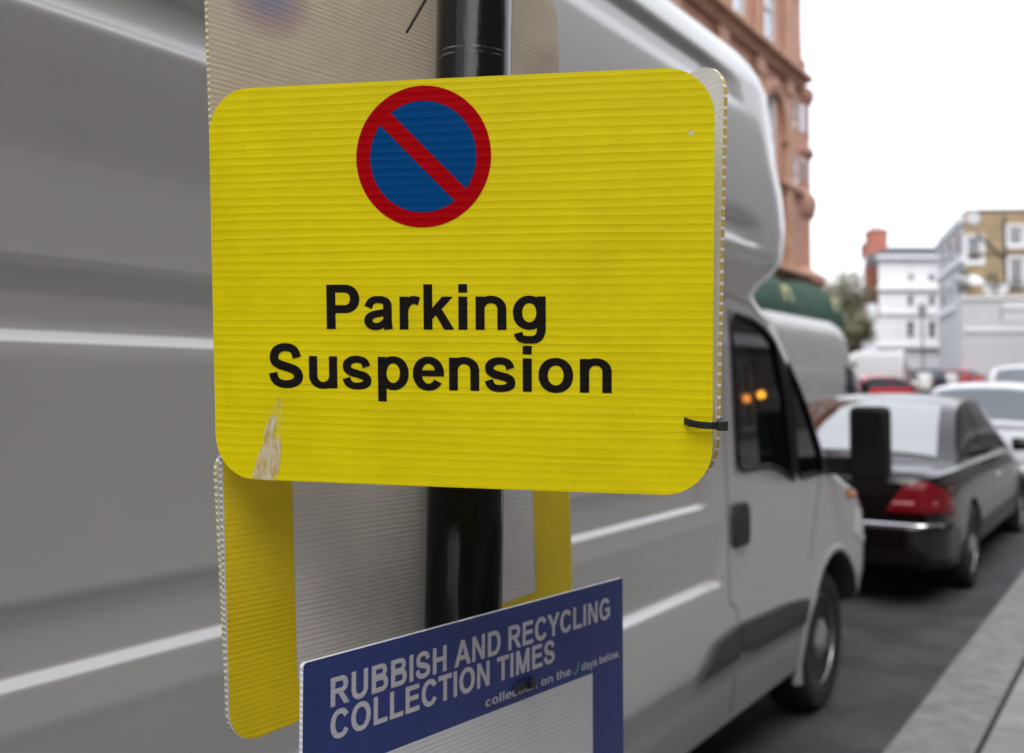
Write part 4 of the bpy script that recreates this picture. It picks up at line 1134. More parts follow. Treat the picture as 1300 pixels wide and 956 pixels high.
# scooters
def scooter(label, px, d, rz, col):
    e = empty('parked_scooter', place(px, d), rz, label, 'scooter', 'scooters parked in the middle distance'); pm = mat('scooter paint', col, .3, coat=.5)
    for y in (0, 1.25):
        w_ = bpy.data.objects.new('wheel', None); COL.objects.link(w_); w_.parent = e; w_.location = (0, y, .24)
        b = MB(); b.lathe([(.15, -.05), (.22, -.055), (.24, -.03), (.24, .03), (.22, .055), (.15, .05)], (0, 0, 0), 24, 'x'); b.build('tyre', rubber, w_)
        b = MB(); b.lathe([(.01, -.04), (.15, -.045), (.15, .045), (.01, .04)], (0, 0, 0), 20, 'x'); b.build('rim', alloy, w_)
    b = MB(); b.loft([[(x * sx_, y, zc + z * sz_) for x, z in rounded(-1, 1, -1, 1, .5, 3)] for y, zc, sx_, sz_ in ((-.30, .72, .06, .05), (-.2, .66, .15, .13), (.1, .58, .19, .2), (.45, .45, .17, .18), (.6, .32, .17, .06), (.85, .32, .17, .06), (.98, .45, .16, .18))]); b.build('body', pm, e, smooth=True)
    b = MB(); b.loft([[(-.2, 1.0 + t, z), (.2, 1.0 + t, z), (.17, 1.08 + t, z), (-.17, 1.08 + t, z)] for z, t in ((.3, .04), (.6, .02), (.95, -.06), (1.0, -.08))]); b.build('leg_shield', pm, e, bevel=.02)
    b = MB(); rbox(b, (0, .1, .80), (.15, .36, .06), .05); b.build('seat', rubber, e, smooth=True)
    b = MB(); b.tube([(-.34, .88, 1.06), (-.2, .93, 1.04), (0, .95, 1.02), (.2, .93, 1.04), (.34, .88, 1.06)], .018, 8); b.tube([(0, .95, 1.02), (0, 1.2, .3)], .03, 8); b.build('handlebar', rubber, e)
    b = MB(); b.grid([[(x, 1.02 - .25 * (z - 1.0) + x * x * -.6, z) for x in (-.24, -.12, 0, .12, .24)] for z in (1.0, 1.15, 1.3, 1.42)]); o = b.build('windscreen', clearlens, e, smooth=True); md = o.modifiers.new('s', 'SOLIDIFY'); md.thickness = .006
    b = MB(); rbox(b, (0, -.36, .98), (.2, .2, .17), .08); b.build('top_box', mat('pale top box', (.6, .59, .56), .4) if col[0] < .2 else pm, e, smooth=True)
    return e
scooter('dark grey scooter with pale round top box beyond the saloon roof', 1182, 33, TH + R(200), (.09, .09, .095))
scooter('black scooter beside the rear of the distant white van', 1166, 35, TH + R(170), (.03, .03, .035))

# ------------------------------------------------------------------ person, post, far lamp
def person(label, loc, rz, top_c, leg_c):
    e = empty('person', loc, rz, label, 'person')
    me = bpy.data.meshes.new('body')
    V = [(0, 0, .95), (0, 0, 1.15), (0, .01, 1.38), (0, 0, 1.48), (0, .01, 1.56), (0, .02, 1.66), (0, .01, 1.75), (.19, 0, 1.42), (.25, .02, 1.15), (.24, .10, .92), (.24, .13, .84), (-.19, 0, 1.42), (-.25, .0, 1.15), (-.25, .05, .92), (-.25, .08, .84), (.10, 0, .88), (.11, .03, .50), (.11, -.02, .09), (.12, .12, .05), (-.10, 0, .88), (-.11, .06, .50), (-.11, .10, .09), (-.12, .24, .05)]
    Ed = [(0, 1), (1, 2), (2, 3), (3, 4), (4, 5), (5, 6), (2, 7), (7, 8), (8, 9), (9, 10), (2, 11), (11, 12), (12, 13), (13, 14), (0, 15), (15, 16), (16, 17), (17, 18), (0, 19), (19, 20), (20, 21), (21, 22)]
    rad = [.16, .15, .17, .07, .06, .10, .08, .075, .055, .04, .04, .075, .055, .04, .04, .10, .075, .055, .045, .10, .075, .055, .045]
    me.from_pydata(V, Ed, [])
    o = bpy.data.objects.new('body', me); COL.objects.link(o); o.parent = e
    sk = o.modifiers.new('s', 'SKIN'); o.modifiers.new('u', 'SUBSURF').levels = 1
    for i, sv in enumerate(me.skin_vertices[0].data): sv.radius = (rad[i], rad[i] * .85)
    me.skin_vertices[0].data[0].use_root = True
    bpy.context.view_layer.update()
    m2 = bpy.data.meshes.new_from_object(o.evaluated_get(bpy.context.evaluated_depsgraph_get())); o.modifiers.clear(); o.data = m2
    sk_m = mat('skin', (.45, .28, .2), .6); m2.materials.clear()
    for q in (sk_m, mat('dark coat', top_c, .8), mat('trousers', leg_c, .8)): m2.materials.append(q)
    for p in m2.polygons: z = p.center.z; p.material_index = 0 if z > 1.5 or (z < .88 and abs(p.center.x) > .19) else 1 if z > .8 else 2
    m2.shade_smooth()
    b = MB(); b.lathe([(.02, .06), (.085, .04), (.105, -.02), (.10, -.08), (.06, -.1)], (0, -.01, 1.76), 14); b.build('hair', mat('dark hair', (.02, .015, .012), .7), e, smooth=True)
person('person in a black coat standing by the far pale wall', place(1277, 61), TH + R(160), (.012, .012, .014), (.03, .03, .04))
e = empty('ticket_machine', place(1253, 60), TH, 'dark upright parking ticket machine by the pale wall', 'ticket machine')
b = MB(); b.box(-.08, .08, -.08, .08, 0, 1.2); b.build('pedestal', greypl, e, bevel=.01)
b = MB(); b.box(-.19, .19, -.14, .14, 1.1, 2.0); b.build('cabinet', mat('dark grey enamel', (.06, .06, .07), .5), e, bevel=.04)
b = MB(); b.box(-.13, .13, -.155, -.141, 1.5, 1.85); b.build('screen', win_dark, e)
e = empty('street_lamp', place(1172, 52), TH, 'slim dark grey street lamp before the white houses', 'street lamp')
b = MB(); b.lathe([(.09, 0), (.09, .9), (.05, 1.0), (.04, 4.3)], n=12); b.split('post', greypl, e, smooth=True, sharp=40)
b = MB(); b.lathe([(.06, 4.3), (.20, 4.45), (.24, 4.8), (.10, 4.95), (.02, 5.05)], n=12); b.build('lantern', mat('lamp glass', (.3, .32, .34), .3), e)

# ------------------------------------------------------------------ buildings
def wall_with_openings(b, u0, u1, z0, z1, wins, depth, y=0.0, mi=0, mrev=None):
    """wall sheet in the local XZ plane facing -Y with real openings and reveals"""
    us = sorted(set([u0, u1] + [q for w_ in wins for q in (w_[0], w_[1])])); zs_ = sorted(set([z0, z1] + [q for w_ in wins for q in (w_[2], w_[3])]))
    for i in range(len(us) - 1):
        for j in range(len(zs_) - 1):
            cu, cz_ = (us[i] + us[i + 1]) / 2, (zs_[j] + zs_[j + 1]) / 2
            if any(w_[0] < cu < w_[1] and w_[2] < cz_ < w_[3] for w_ in wins): continue
            b.add([(us[i], y, zs_[j]), (us[i + 1], y, zs_[j]), (us[i + 1], y, zs_[j + 1]), (us[i], y, zs_[j + 1])], [(0, 1, 2, 3)], mi)
    for a_, c_, e_, f_ in wins:
        b.add([(a_, y, e_), (c_, y, e_), (c_, y, f_), (a_, y, f_), (a_, y + depth, e_), (c_, y + depth, e_), (c_, y + depth, f_), (a_, y + depth, f_)], [(0, 1, 5, 4), (1, 2, 6, 5), (2, 3, 7, 6), (3, 0, 4, 7)], mi)
def window(parent, u0, u1, z0, z1, y, fm, pm_, bars=(1, 2), fw=.07):
    b = MB(); b.box(u0, u1, y - .03, y + .03, z0, z0 + fw); b.box(u0, u1, y - .03, y + .03, z1 - fw, z1); b.box(u0, u0 + fw, y - .03, y + .03, z0 + fw, z1 - fw); b.box(u1 - fw, u1, y - .03, y + .03, z0 + fw, z1 - fw)
    for k in range(1, bars[0] + 1): uu = u0 + (u1 - u0) * k / (bars[0] + 1); b.box(uu - .02, uu + .02, y - .02, y + .02, z0 + fw, z1 - fw)
    for k in range(1, bars[1] + 1): zz_ = z0 + (z1 - z0) * k / (bars[1] + 1); b.box(u0 + fw, u1 - fw, y - .025, y + .015, zz_ - .025, zz_ + .025)
    o = b.build('window', fm, parent)
    b = MB(); b.add([(u0, y + .035, z0), (u1, y + .035, z0), (u1, y + .035, z1), (u0, y + .035, z1)], [(0, 1, 2, 3)]); b.build('pane', pm_, o, fix=False)
    return o
wfm = mat('white window frame', (.75, .76, .78), .5)

# --- terracotta mansion block along the far side of the street: local x = along the street (+Y), facade faces +X
terra = brick('red terracotta brick', (.40, .185, .125), (.46, .235, .165), (.38, .25, .2), noise=.18)
tstone = mat('buff terracotta dressings', (.42, .235, .155), .75, noise=.2, nscale=2)
TB = empty('terracotta_building', (-10.0, 0, 0), R(90), 'tall red terracotta mansion block with bays and corner turret above the grey van', 'building')
# rotate 90: local +x -> world +Y, local -y -> world +X (towards street)
X0, X1 = -36.0, 33.0
wins = []; bays = []
x = 4.0
cols_ = [x + 3.3 * k for k in range(-12, 8)] + [29.75]
for xc in cols_:
    for z0_, z1_ in ((5.9, 7.6), (8.3, 10.6), (12.2, 14.4), (15.4, 17.2)):
        wins.append((xc - .47, xc + .47, z0_, z1_))
    wins.append((xc - .9, xc + .9, .9, 4.1))
wins += [(32.0, 32.45, 8.2, 9.15), (32.0, 32.45, 10.1, 11.05)]
b = MB(); wall_with_openings(b, X0, X1, 0, 18.5, wins, .10)
b.add([(X0, .0, 18.5), (X1, .0, 18.5), (X1, 12, 18.5), (X0, 12, 18.5), (X0, 12, 0), (X1, 12, 0), (X1, 0, 0), (X0, 0, 0)], [(0, 1, 2, 3), (3, 2, 5, 4), (2, 1, 6, 5), (0, 3, 4, 7)])
b.build('wall', terra, TB, fix=False)
for w_ in wins: window(TB, w_[0], w_[1], w_[2], w_[3], .05, wfm, win_sky, (1, 1) if w_[1] - w_[0] > 1 else (0, 1))
def cornice(z, h=.35, d=.35, m_=tstone, name='cornice'):
    b = MB(); prof = [(0, z), (-d * .35, z + h * .15), (-d * .55, z + h * .45), (-d, z + h * .6), (-d, z + h * .85), (-d * .8, z + h), (0, z + h)]
    b.loft([[(xx, y, zz_) for y, zz_ in prof] for xx in (X0, X1 - .4)]); b.build(name, m_, TB)
cornice(4.85, .45, .45); cornice(7.75, .25, .22); cornice(11.35, .5, .5); cornice(14.7, .3, .3); cornice(18.2, .6, .6)
for k, xc in enumerate([c - 1.65 for c in cols_[:-1]] + [28.45, 31.2]):
    b = MB(); b.box(xc - .28, xc + .28, -.16, 0, 5.3, 11.35); b.box(xc - .34, xc + .34, -.22, 0, 10.85, 11.34); b.box(xc - .22, xc + .22, -.14, 0, 11.86, 18.2); b.box(xc - .3, xc + .3, -.2, 0, .0, 4.84)
    b.split('pilaster', tstone, TB, bevel=.03)
for xc in cols_:
    b = MB()
    for z0_, z1_ in ((5.9, 7.6), (8.3, 10.6), (12.2, 14.4), (15.4, 17.2)):
        b.box(xc - .62, xc + .62, -.12, 0, z0_ - .16, z0_ - .01); b.box(xc - .62, xc - .49, -.03, 0, z0_, z1_); b.box(xc + .49, xc + .62, -.03, 0, z0_, z1_)
        # arched hood
        pts = [(xc + .62 * math.cos(R(k)), z1_ + .02 + .40 * math.sin(R(k))) for k in range(0, 181, 20)]
        b.loft([[(px, y, pz) for px, pz in pts] for y in (-.14, 0)])
    b.split('window_surround', tstone, TB)
# big shallow arch round the bay nearest the corner
b = MB(); pr = []
for k in range(0, 181, 12):
    c_, s_ = math.cos(R(k)), math.sin(R(k)); pr.append([(29.75 + 1.3 * c_, -.20, 9.3 + 1.75 * s_), (29.75 + 1.05 * c_, -.20, 9.3 + 1.5 * s_), (29.75 + 1.05 * c_, -.0, 9.3 + 1.5 * s_), (29.75 + 1.3 * c_, -.0, 9.3 + 1.75 * s_)])
b.loft(pr); b.build('bay_arch', tstone, TB)
# corner turret
b = MB(); b.lathe([(1.35, 0), (1.35, 4.7), (1.5, 4.8), (1.78, 5.05), (1.78, 5.25), (1.4, 5.5), (1.32, 5.6), (1.32, 7.2), (1.45, 7.35), (1.50, 7.55), (1.54, 7.75), (1.50, 7.95), (1.36, 8.15), (1.32, 8.2), (1.32, 9.3), (1.46, 9.42), (1.46, 9.58), (1.32, 9.68), (1.32, 11.15), (1.42, 11.25), (1.50, 11.45), (1.48, 11.6), (1.22, 11.8), (1.15, 12.3), (1.25, 12.6), (1.12, 12.8), (1.10, 13.4), (.95, 13.7), (1.05, 13.9), (.85, 14.1), (.60, 14.5), (.55, 14.8), (.95, 15.2), (1.0, 16.5), (.8, 17.5), (.5, 18.6), (.1, 20.5)], (33.35, 1.25, 0), 40)
b.build('corner_turret', terra, TB, smooth=True, sharp=30)
for z0_, z1_ in ((8.35, 9.2), (10.1, 11.0)):
    for az in (-62, -20, 25):
        a_ = R(az - 90 + 35); cx_, cy_ = 33.35 + 1.335 * math.cos(a_), 1.25 + 1.335 * math.sin(a_)
        tx_, ty_ = -math.sin(a_), math.cos(a_)
        b = MB(); b.add([(cx_ + tx_ * s_ * .24 + math.cos(a_) * .02, cy_ + ty_ * s_ * .24 + math.sin(a_) * .02, z_) for s_, z_ in ((-1, z0_), (1, z0_), (1, z1_), (-1, z1_))], [(0, 1, 2, 3)])
        o = b.build('turret_window', win_sky, TB, fix=False); md = o.modifiers.new('s', 'SOLIDIFY'); md.thickness = .04

# --- green awnings
def awning(label, yc, wdt, m_=None):
    e = empty('green_awning', (-10.0, yc, 3.62), 0, label, 'awning', 'green dome awnings')
    gmn = m_
    rows = []
    nseg = 12
    for i in range(13):                      # along the street, scalloped gores
        t_ = -1 + 2 * i / 12; row = []
        for k in range(11):
            a_ = R(90 * k / 10)
            span = math.sqrt(max(0, 1 - abs(t_) ** 2.2))
            gore = 1 + .025 * math.cos(i * math.pi)
            row.append((.05 + 1.75 * span * math.cos(a_) * gore, t_ * wdt / 2, 1.25 * span ** .8 * math.sin(a_) * gore))
        rows.append(row)
    b = MB(); b.grid(rows); o = b.build('canopy', gmn, e, smooth=False); md = o.modifiers.new('s', 'SOLIDIFY'); md.thickness = .02
    b = MB(); fr_ = [(r_[0][0] + .01, r_[0][1], -.0) for r_ in rows]
    b.grid([[(x, y, z), (x, y, z - .28)] for x, y, z in fr_]); o = b.build('valance', gmn, e); md = o.modifiers.new('s', 'SOLIDIFY'); md.thickness = .015
    b = MB(); b.add([(1.76, -.35, .20), (1.76, .35, .20), (1.62, .35, .65), (1.62, -.35, .65)], [(0, 1, 2, 3)]); o = b.build('emblem', mat('pale gold print', (.42, .42, .22), .7), e); md = o.modifiers.new('s', 'SOLIDIFY'); md.thickness = .02
    return e
grn = mat('green canvas', (.025, .062, .046), .8, noise=.2, nscale=3)
awning('larger green dome awning nearer to us, above the cream van', 25.9, 4.4, grn)
awning('green dome awning farther down the street, beside the first', 30.6, 3.6, grn)

# --- building on our own side of the street (only met as a reflection and as shade)
OB = empty('brick_building', (8.6, 0, 0), R(-90), 'brown brick street front on the near pavement, behind the camera', 'building')
obr = brick('brown brick', (.085, .07, .062), (.11, .088, .078), (.14, .125, .11), noise=.2)
wins = []
for k in range(-6, 34):
    xc = -k * 3.4 - 1.0
    wins += [(xc - .6, xc + .6, 4.6, 6.8), (xc - .6, xc + .6, 8.2, 10.2), (xc - .55, xc + .55, 11.4, 13.0), (xc - .8, xc + .8, .9, 3.2)]
b = MB(); wall_with_openings(b, -120, 24, 0, 13.5, wins, .25)
b.add([(-120, 0, 13.5), (24, 0, 13.5), (24, 9, 13.5), (-120, 9, 13.5), (-120, 9, 0), (24, 9, 0), (24, 0, 0), (-120, 0, 0)], [(0, 1, 2, 3), (3, 2, 5, 4), (2, 1, 6, 5), (0, 3, 4, 7)])
b.build('wall', obr, OB, fix=False)
for w_ in wins: window(OB, *w_, .18, wfm, win_dark, (1, 1))
b = MB(); b.box(-120, 24, -.25, -.003, 3.7, 4.05); b.split('cornice', white_paint, OB)
EB = empty('brick_building', (10, -38, 0), R(180), 'unseen plain brown brick house added behind the camera to darken reflections', 'building')  # unseen house, added so the glossy pole mirrors dark walls
wins = [(xc - .5, xc + .5, z_, z_ + 1.9) for xc in (2, 5, 8, 11, 14, 17, 20) for z_ in (1.2, 4.6, 8.0)]
b = MB(); wall_with_openings(b, 0, 22, 0, 12.5, wins, .2)
b.add([(0, 0, 12.5), (22, 0, 12.5), (22, 8, 12.5), (0, 8, 12.5)], [(0, 1, 2, 3)]); b.build('wall', obr, EB, fix=False)
for w_ in wins: window(EB, *w_, .14, wfm, win_dark, (1, 1))
# warm lamps on that front: they glow in the reflection on the van's side window
amb = emis('amber glow', (1.0, .42, .04), 5.5)
bpy.context.view_layer.update()
amb2 = emis('dim amber glow', (1.0, .34, .05), 2.8)
def mirror_lamp(px, py, label, amb=amb):
    d_ = (FW + RT * (px - 650) / F + UP * (433 - py) / F); t_ = -1.40 / d_.x; p = EYE + d_ * t_
    dr = Vector((-d_.x, d_.y, d_.z)); s_ = (8.32 - p.x) / dr.x; q = p + dr * s_
    e = empty('wall_lamp', q, 0, label, 'lamp', 'amber wall lamps')
    b = MB(); b.lathe([(.01, -.12), (.09, -.08), (.11, 0), (.09, .08), (.01, .12)], n=16); b.build('globe', amb, e, smooth=True)
    b = MB(); b.box(.10, .28, -.02, .02, -.02, .02); b.box(.26, .279, -.08, .08, -.12, .12); b.build('bracket', blackpl, e)
mirror_lamp(968, 473, 'brighter amber globe lamp mirrored in the van side window')
mirror_lamp(949, 477, 'dimmer amber globe lamp mirrored left of the brighter one in the van window', amb2)

# --- far buildings, in the far frame
def farroot(name, label, lat, d, rz=0): 
    p = far(lat, d); return empty(name, (p.x, p.y, G(p.y) - .6), TH + rz, label, 'building')
# brown brick house with white lower storeys
brn = brick('yellow brown stock brick', (.27, .19, .095), (.34, .24, .13), (.36, .3, .22), noise=.2)
d_ = 60
HB = farroot('brick_house', 'brown brick house with white sash windows at the right edge', lat_of(1227, d_), d_, R(-4))
zb = HB.location.z
def hz(py, d): return fz(py, d) - zb
kx = d_ / F
def hu(px): return (px - 1227) * kx
wins = [(hu(1230), hu(1249), hz(332, d_), hz(300, d_)), (hu(1282), hu(1301), hz(311, d_), hz(287, d_)), (hu(1282), hu(1301), hz(360, d_), hz(328, d_)), (hu(1330), hu(1349), hz(311, d_), hz(287, d_)), (hu(1330), hu(1349), hz(360, d_), hz(328, d_))]
b = MB(); wall_with_openings(b, 0, 9, 0, hz(268, d_), wins, .2)
b.build('wall', brn, HB, fix=False)
# white stucco flank receding to the left and behind
ht = hz(270, d_)
fl = Vector((2.6, 12.0, 0))
b = MB(); b.add([(0, 0, 0), (0, 0, ht + .15), (fl.x, fl.y, ht + .15), (fl.x, fl.y, 0), (9, 0, ht), (9, 12, ht)], [(0, 3, 2, 1), (1, 2, 5, 4)])
b.build('flank_wall', pale_render, HB, fix=False)
for zq in (ht - .5, ht - 2.9, ht - 5.6):
    b = MB(); q = Vector((-fl.y, fl.x, 0)).normalized() * .18
    b.loft([[(p.x, p.y, z_) for p in (Vector((0, 0, 0)) + q * .02, fl + q * .02, fl + q, q)] for z_ in (zq, zq + .28)]); b.build('string_course', white_paint, HB)
for k_ in range(3):
    for zq in (ht - 2.2, ht - 4.8):
        b = MB(); u0_, u1_ = .15 + .28 * k_, .24 + .28 * k_; q = Vector((-fl.y, fl.x, 0)).normalized() * .05
        b.add([tuple(fl * u0_ + q + Vector((0, 0, zq))), tuple(fl * u1_ + q + Vector((0, 0, zq))), tuple(fl * u1_ + q + Vector((0, 0, zq + 1.3))), tuple(fl * u0_ + q + Vector((0, 0, zq + 1.3)))], [(0, 1, 2, 3)])
        b.build('flank_window', win_dark, HB, fix=False)
for w_ in wins:
    window(HB, *w_, .12, wfm, win_dark, (2, 3), .12)
    b = MB(); b.box(w_[0] - .12, w_[1] + .12, -.06, 0, w_[2] - .18, w_[2]); b.box(w_[0] - .14, w_[0], -.04, 0, w_[2], w_[3] + .1); b.box(w_[1], w_[1] + .14, -.04, 0, w_[2], w_[3] + .1); b.box(w_[0], w_[1], -.04, 0, w_[3], w_[3] + .14); b.split('window_surround', wfm, HB)
b = MB(); b.box(.2, 9, -.06, 0, hz(322, d_) - .1, hz(322, d_) + .06); b.box(.2, 9, -.08, 0, hz(268, d_), hz(268, d_) + .15); b.split('string_course', mat('darker brick band', (.17, .12, .075), .8), HB)
b = MB(); b.tube([(hu(1277), -.09, 5), (hu(1277), -.09, ht - .2)], .07, 8); b.tube([(hu(1242), -.09, ht - 1.2), (hu(1277), -.09, ht - 2.8)], .05, 8); b.split('drainpipe', greypl, HB, smooth=True)
b = MB(); b.lathe([(.42, 0), (.42, .04), (.05, .10), (.02, .1)], (hu(1238), -.12, hz(276, d_)), 20, 'y'); b.build('wall_plaque', pale_render, HB)
for y_ in (5, 9.0):
    b = MB(); u_ = fl.normalized(); 
# podium
dpo = 57
PD = empty('boundary_wall', far(lat_of(1222, dpo), dpo), TH, 'long pale grey two storey rendered wall below the brick house', 'wall')
PD.location.z = .4
def pz(py): return fz(py, dpo) - .4
kp = dpo / F
FLK = Vector((3.9, 11.6, 0)).normalized()
def slab(b, x0, x1, y0, y1, z0, z1):     # box whose left end runs back along the flank
    c = [(x0 + y0 * FLK.x / FLK.y, y0), (x1, y0), (x1, y1), (x0 + y1 * FLK.x / FLK.y, y1)]
    b.loft([[(x, y, z) for x, y in c] for z in (z0, z1)])
b = MB(); slab(b, 0, 12, 0, 3.0, 0, pz(380)); b.build('wall', pale_render, PD)
b = MB(); slab(b, -.03, 12, -.12, 3.01, pz(380) + .003, pz(376)); b.build('coping', white_paint, PD)
b = MB(); b.box(.1, 12, -.10, -.002, pz(421), pz(417)); b.split('string_course', white_paint, PD)
b = MB(); b.box((1276 - 1222) * kp, (1320 - 1222) * kp, -.03, -.002, pz(408), pz(384)); b.build('panel', white_paint, PD)
for k in range(8):
    b = MB(); x_ = (1272 - 1222) * kp + k * .33; b.tube([(x_, -.12, pz(406)), (x_, -.12, pz(392))], .02, 6); b.build('railing_bar', greypl, PD)
b = MB(); b.tube([((1272 - 1222) * kp, -.12, pz(392)), ((1272 - 1222) * kp + 2.4, -.12, pz(392))], .025, 6); b.build('handrail', greypl, PD)
# terrace awning and plants on top
dt = 58
TP = pz(376)
e = empty('terrace_awning', far(lat_of(1230, dt), dt + .5), TH, 'small white awning on the terrace above the pale wall', 'awning'); e.location.z = fz(376, dt)
b = MB(); b.add([(0, 0, .95), (1.25, 0, .95), (1.25, 1.0, 1.4), (0, 1.0, 1.4)], [(0, 1, 2, 3)]); b.add([(0, 0, .95), (1.25, 0, .95), (1.25, 0, .75), (0, 0, .75)], [(0, 1, 2, 3)]); o = b.build('canopy', wfm, e, fix=False); md = o.modifiers.new('s', 'SOLIDIFY'); md.thickness = .03
b = MB()
for x_ in (.04, 1.21): b.tube([(x_, .03, 0), (x_, .03, .95)], .03, 6)
b.split('post', greypl, e)
leafm = mat('dark terrace foliage', (.05, .065, .035), .8, noise=.4, nscale=5)
def bush(label, px, d, py, h, w_, group):
    p = far(lat_of(px, d), d); p.z = fz(py, d)
    e = empty('potted_shrub', p, TH, label, 'plant', group)
    b = MB(); b.lathe([(.13, 0), (.18, .3), (.2, .32), (.02, .31)], n=12); b.build('pot', mat('pot', (.3, .28, .26), .8), e)
    b = MB()
    for k in range(260):
        a_ = random.uniform(0, 6.28); r_ = w_ * math.sqrt(random.random()) ; zc = .3 + random.random() * h; r_ *= (1 - abs((zc - .3) / h - .45))
        c = Vector((r_ * math.cos(a_), r_ * math.sin(a_), zc)); n1 = Vector([random.uniform(-1, 1) for _ in range(3)]).normalized() * .08; n2 = n1.orthogonal().normalized() * .05
        b.add([c - n1, c - n2, c + n1, c + n2], [(0, 1, 2, 3)])
    b.build('foliage', leafm, e, fix=False)
bush('dark potted shrub left of the white terrace awning', 1225, 58.4, 376, 1.3, .5, 'shrubs on the terrace')
bush('potted shrub right of the white terrace awning', 1262, 58.4, 376, 1.1, .55, 'shrubs on the terrace')
bush('low potted shrub at the right end of the terrace', 1292, 58.4, 376, .7, .6, 'shrubs on the terrace')
def dish(px, py, d, label):
    p = far(lat_of(px, d), d); e = empty('satellite_dish', (p.x, p.y, fz(py, d)), TH, label, 'satellite dish', 'dishes on the terrace')
    b = MB(); b.lathe([(.02, .06), (.2, .03), (.36, -.05), (.37, -.05), (.2, .05), (.02, .08)], (0, 0, 0), 20, 'y'); b.build('reflector', pale_render, e, smooth=True)
    b = MB(); b.tube([(0, .06, 0), (0, .2, -.1), (0, .2, fz(376, d) - fz(py, d))], .03, 6); b.build('mast', greypl, e)
dish(1257, 366, 58.2, 'left satellite dish on the terrace below the brick house')
dish(1274, 366, 58.2, 'right satellite dish on the terrace below the brick house')

# white stucco house
d_ = 78
HW = farroot('stucco_house', 'tall white stucco house with cornices between red brick house and brown one', lat_of(1117, d_), d_, R(3)); zb = HW.location.z; kx = d_ / F
def hu(px): return (px - 1117) * kx
wins = [(hu(1156), hu(1164), hz(357, d_), hz(347, d_)), (hu(1155), hu(1163), hz(389, d_), hz(375, d_)), (hu(1183), hu(1191), hz(389, d_), hz(375, d_)), (hu(1154), hu(1163), hz(429, d_), hz(408, d_)), (hu(1182), hu(1191), hz(429, d_), hz(408, d_)), (hu(1127), hu(1134), hz(389, d_), hz(375, d_)), (hu(1183), hu(1191), hz(357, d_), hz(347, d_)), (hu(1127), hu(1135), hz(429, d_), hz(408, d_))]
wins = wins[:5] + wins[6:7]
b = MB(); wall_with_openings(b, 0, 8, 0, hz(324, d_), wins, .25)
zt_ = hz(324, d_)
b.add([(0, 0, 0), (0, 0, zt_), (3.9, 9, zt_), (3.9, 9, 0), (8, 9, zt_), (8, 0, zt_)], [(0, 3, 2, 1), (1, 2, 4, 5)])
b.build('wall', white_paint, HW, fix=False)
b = MB(); b.box(hu(1103), -.002, 0, 1.2, 0, hz(405, d_)); b.build('side_wing', white_paint, HW)
b = MB(); b.box(hu(1109), -.002, .3, 1.2, hz(405, d_), hz(385, d_)); b.build('side_wing', white_paint, HW)
ochre = mat('ochre blind', (.45, .36, .16), .6)  # one flat ochre colour for a single pane
for i, w_ in enumerate(wins): window(HW, *w_, .2, wfm, ochre if i == 0 else win_dark, (0, 1), .06)
b = MB()
for py, dd in ((326, .5), (366, .3), (440, .35)):
    b.box(-dd * .5, 8, -dd, -.002, hz(py, d_) - .12, hz(py, d_) + .12)
b.box(.0, 8, -.2, -.002, hz(398, d_) - .06, hz(398, d_) + .06)
b.split('cornice', white_paint, HW)
b = MB(); b.box(hu(1150), 8, 2, 7, zt_, zt_ + 1.0); b.build('roof', mat('slate roof', (.10, .11, .12), .6, noise=.3), HW)
# red brick house with chimney
d_ = 86
HR = farroot('brick_house', 'narrow red brick house with tall chimney at the end of the street', lat_of(1101, d_), d_, R(5)); zb = HR.location.z; kx = d_ / F
def hu(px): return (px - 1101) * kx
rbk = brick('red brick', (.36, .11, .075), (.42, .14, .10), (.35, .2, .15), noise=.2)
wins = [(hu(1104), hu(1109), hz(392, d_), hz(375, d_)), (hu(1104), hu(1109), hz(430, d_), hz(412, d_))]
b = MB(); wall_with_openings(b, 0, 5, 0, hz(325, d_), wins, .2); zt_ = hz(325, d_)
b.add([(0, 0, 0), (0, 0, zt_), (3.9, 9, zt_), (3.9, 9, 0), (5, 9, zt_), (5, 0, zt_)], [(0, 3, 2, 1), (1, 2, 4, 5)]); b.build('wall', rbk, HR, fix=False)
for w_ in wins: window(HR, *w_, .15, wfm, win_dark, (0, 1))
b = MB(); b.box(hu(1108), hu(1133), .3, 2, zt_, hz(305, d_)); b.box(hu(1113), hu(1134), .4, 1.8, hz(305, d_), hz(292, d_)); b.box(hu(1112), hu(1135), .3, 1.9, hz(292, d_), hz(289, d_)); b.split('chimney', rbk, HR)
b = MB()
for px in (1117, 1123, 1129): b.lathe([(.12, 0), (.10, .4)], (hu(px), 1.0, hz(289, d_)), 10)
b.split('chimney_pot', tstone, HR)
b = MB(); b.box(-.1, 5, -.2, -.002, zt_ - .3, zt_ + .02); b.split('cornice', pale_render, HR)

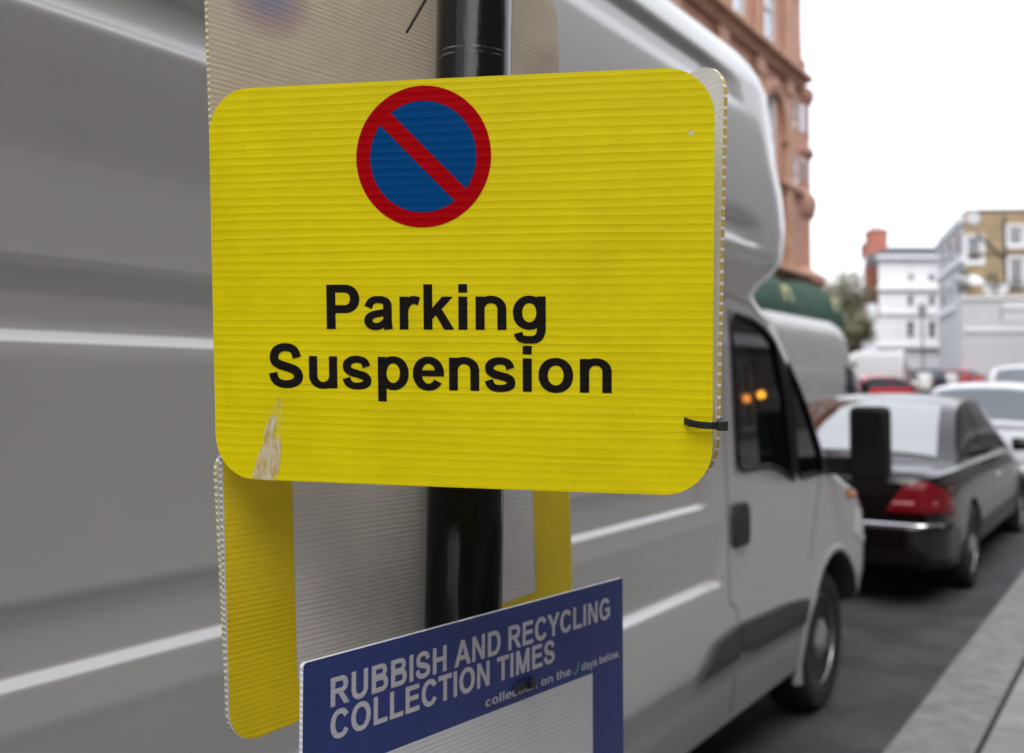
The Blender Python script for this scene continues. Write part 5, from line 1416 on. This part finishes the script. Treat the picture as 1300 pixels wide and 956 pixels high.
# ------------------------------------------------------------------ trees closing the street on the left
barkm = mat('bark', (.10, .085, .06), .9, noise=.3, nscale=3)
def leaf_mat(nm, c1, c2):
    m, nt, b_ = new_mat(nm); b_.inputs['Roughness'].default_value = .8
    g = N(nt, 'NewGeometry'); cr = N(nt, 'ValToRGB'); cr.color_ramp.elements[0].color = c4(c1); cr.color_ramp.elements[1].color = c4(c2)
    nt.links.new(g.outputs['Random Per Island'], cr.inputs[0]); nt.links.new(cr.outputs[0], b_.inputs['Base Color']); return m
lf = leaf_mat('olive spring leaves', (.16, .14, .08), (.25, .23, .14))
def tree(label, px, d, h, rad_, seed):
    rnd = random.Random(seed); p = far(lat_of(px, d), d)
    e = empty('street_tree', (p.x, p.y, G(p.y)), rnd.uniform(0, 6), label, 'tree', 'trees at the end of the street')
    b = MB(); tips = []
    b.tube([(0, 0, 0), (.05, .03, h * .2), (.0, .1, h * .42)], [.24, .2, .15], 10)
    for k in range(11):
        a_ = k * 2.4 + rnd.uniform(-.3, .3); z0_ = h * rnd.uniform(.25, .45); r_ = rad_ * rnd.uniform(.5, .95); z1_ = h * rnd.uniform(.55, .93)
        m_ = Vector((r_ * .45 * math.cos(a_), r_ * .45 * math.sin(a_), (z0_ + z1_) / 2 + .2)); t_ = Vector((r_ * math.cos(a_), r_ * math.sin(a_), z1_))
        b.tube([(0, .05, z0_), m_, t_], [.10, .06, .02], 6); tips += [(m_, .9), (t_, 1.0), ((m_ + t_) / 2, .9)]
        for q in range(3):
            t2 = m_ + (t_ - m_) * rnd.uniform(.2, 1) + Vector([rnd.uniform(-1, 1) for _ in range(3)]) * rad_ * .3; b.tube([m_, t2], [.03, .01], 5); tips.append((t2, .7))
    b.build('trunk', barkm, e, smooth=True)
    b = MB()
    for c, s_ in tips:
        for q in range(105):
            pt = Vector(c) + Vector([rnd.gauss(0, .36) * s_ for _ in range(3)]) * rad_ * .55
            if pt.z < h * .22: continue
            n1 = Vector([rnd.uniform(-1, 1) for _ in range(3)]).normalized() * rnd.uniform(.07, .16); n2 = n1.orthogonal().normalized() * n1.length * .6
            b.add([pt - n1, pt - n2, pt + n1, pt + n2], [(0, 1, 2, 3)])
    b.build('crown', lf, e, fix=False)
tree('thin olive tree next to the red brick house', 1072, 84, 10.4, 2.4, 1)
tree('broad olive tree left of the red house, over the parked van', 1058, 90, 9.0, 3.0, 2)
tree('farther low tree between awnings and red house', 1044, 98, 8.8, 3.6, 3)
tree('rounded olive tree lowest behind the cream van', 1078, 74, 6.0, 1.6, 4)
b = MB()
# pale distant terrace closing the view behind the trees
dd = 118
HT = farroot('terrace_house', 'hazy pale brick terrace far behind the olive trees', lat_of(1000, dd), dd); zb = HT.location.z; kx = dd / F
def hu(px): return (px - 1000) * kx
wins = [(hu(1000 + 9 * k), hu(1004 + 9 * k), zq, zq + 1.5) for k in range(1, 14) for zq in (2.2, 4.8)]
b = MB(); wall_with_openings(b, 0, hu(1125), 0, hz(412, dd), wins, .2); b.build('wall', brick('buff brick', (.35, .29, .22), (.40, .33, .26), (.4, .35, .3)), HT, fix=False)
for w_ in wins: window(HT, *w_, .15, wfm, win_dark, (0, 1))
b = MB(); b.add([(0, 0, hz(412, dd)), (hu(1125), 0, hz(412, dd)), (hu(1125), 4, hz(400, dd)), (0, 4, hz(400, dd))], [(0, 1, 2, 3)]); b.build('roof', mat('slates', (.12, .12, .13), .7), HT, fix=False)
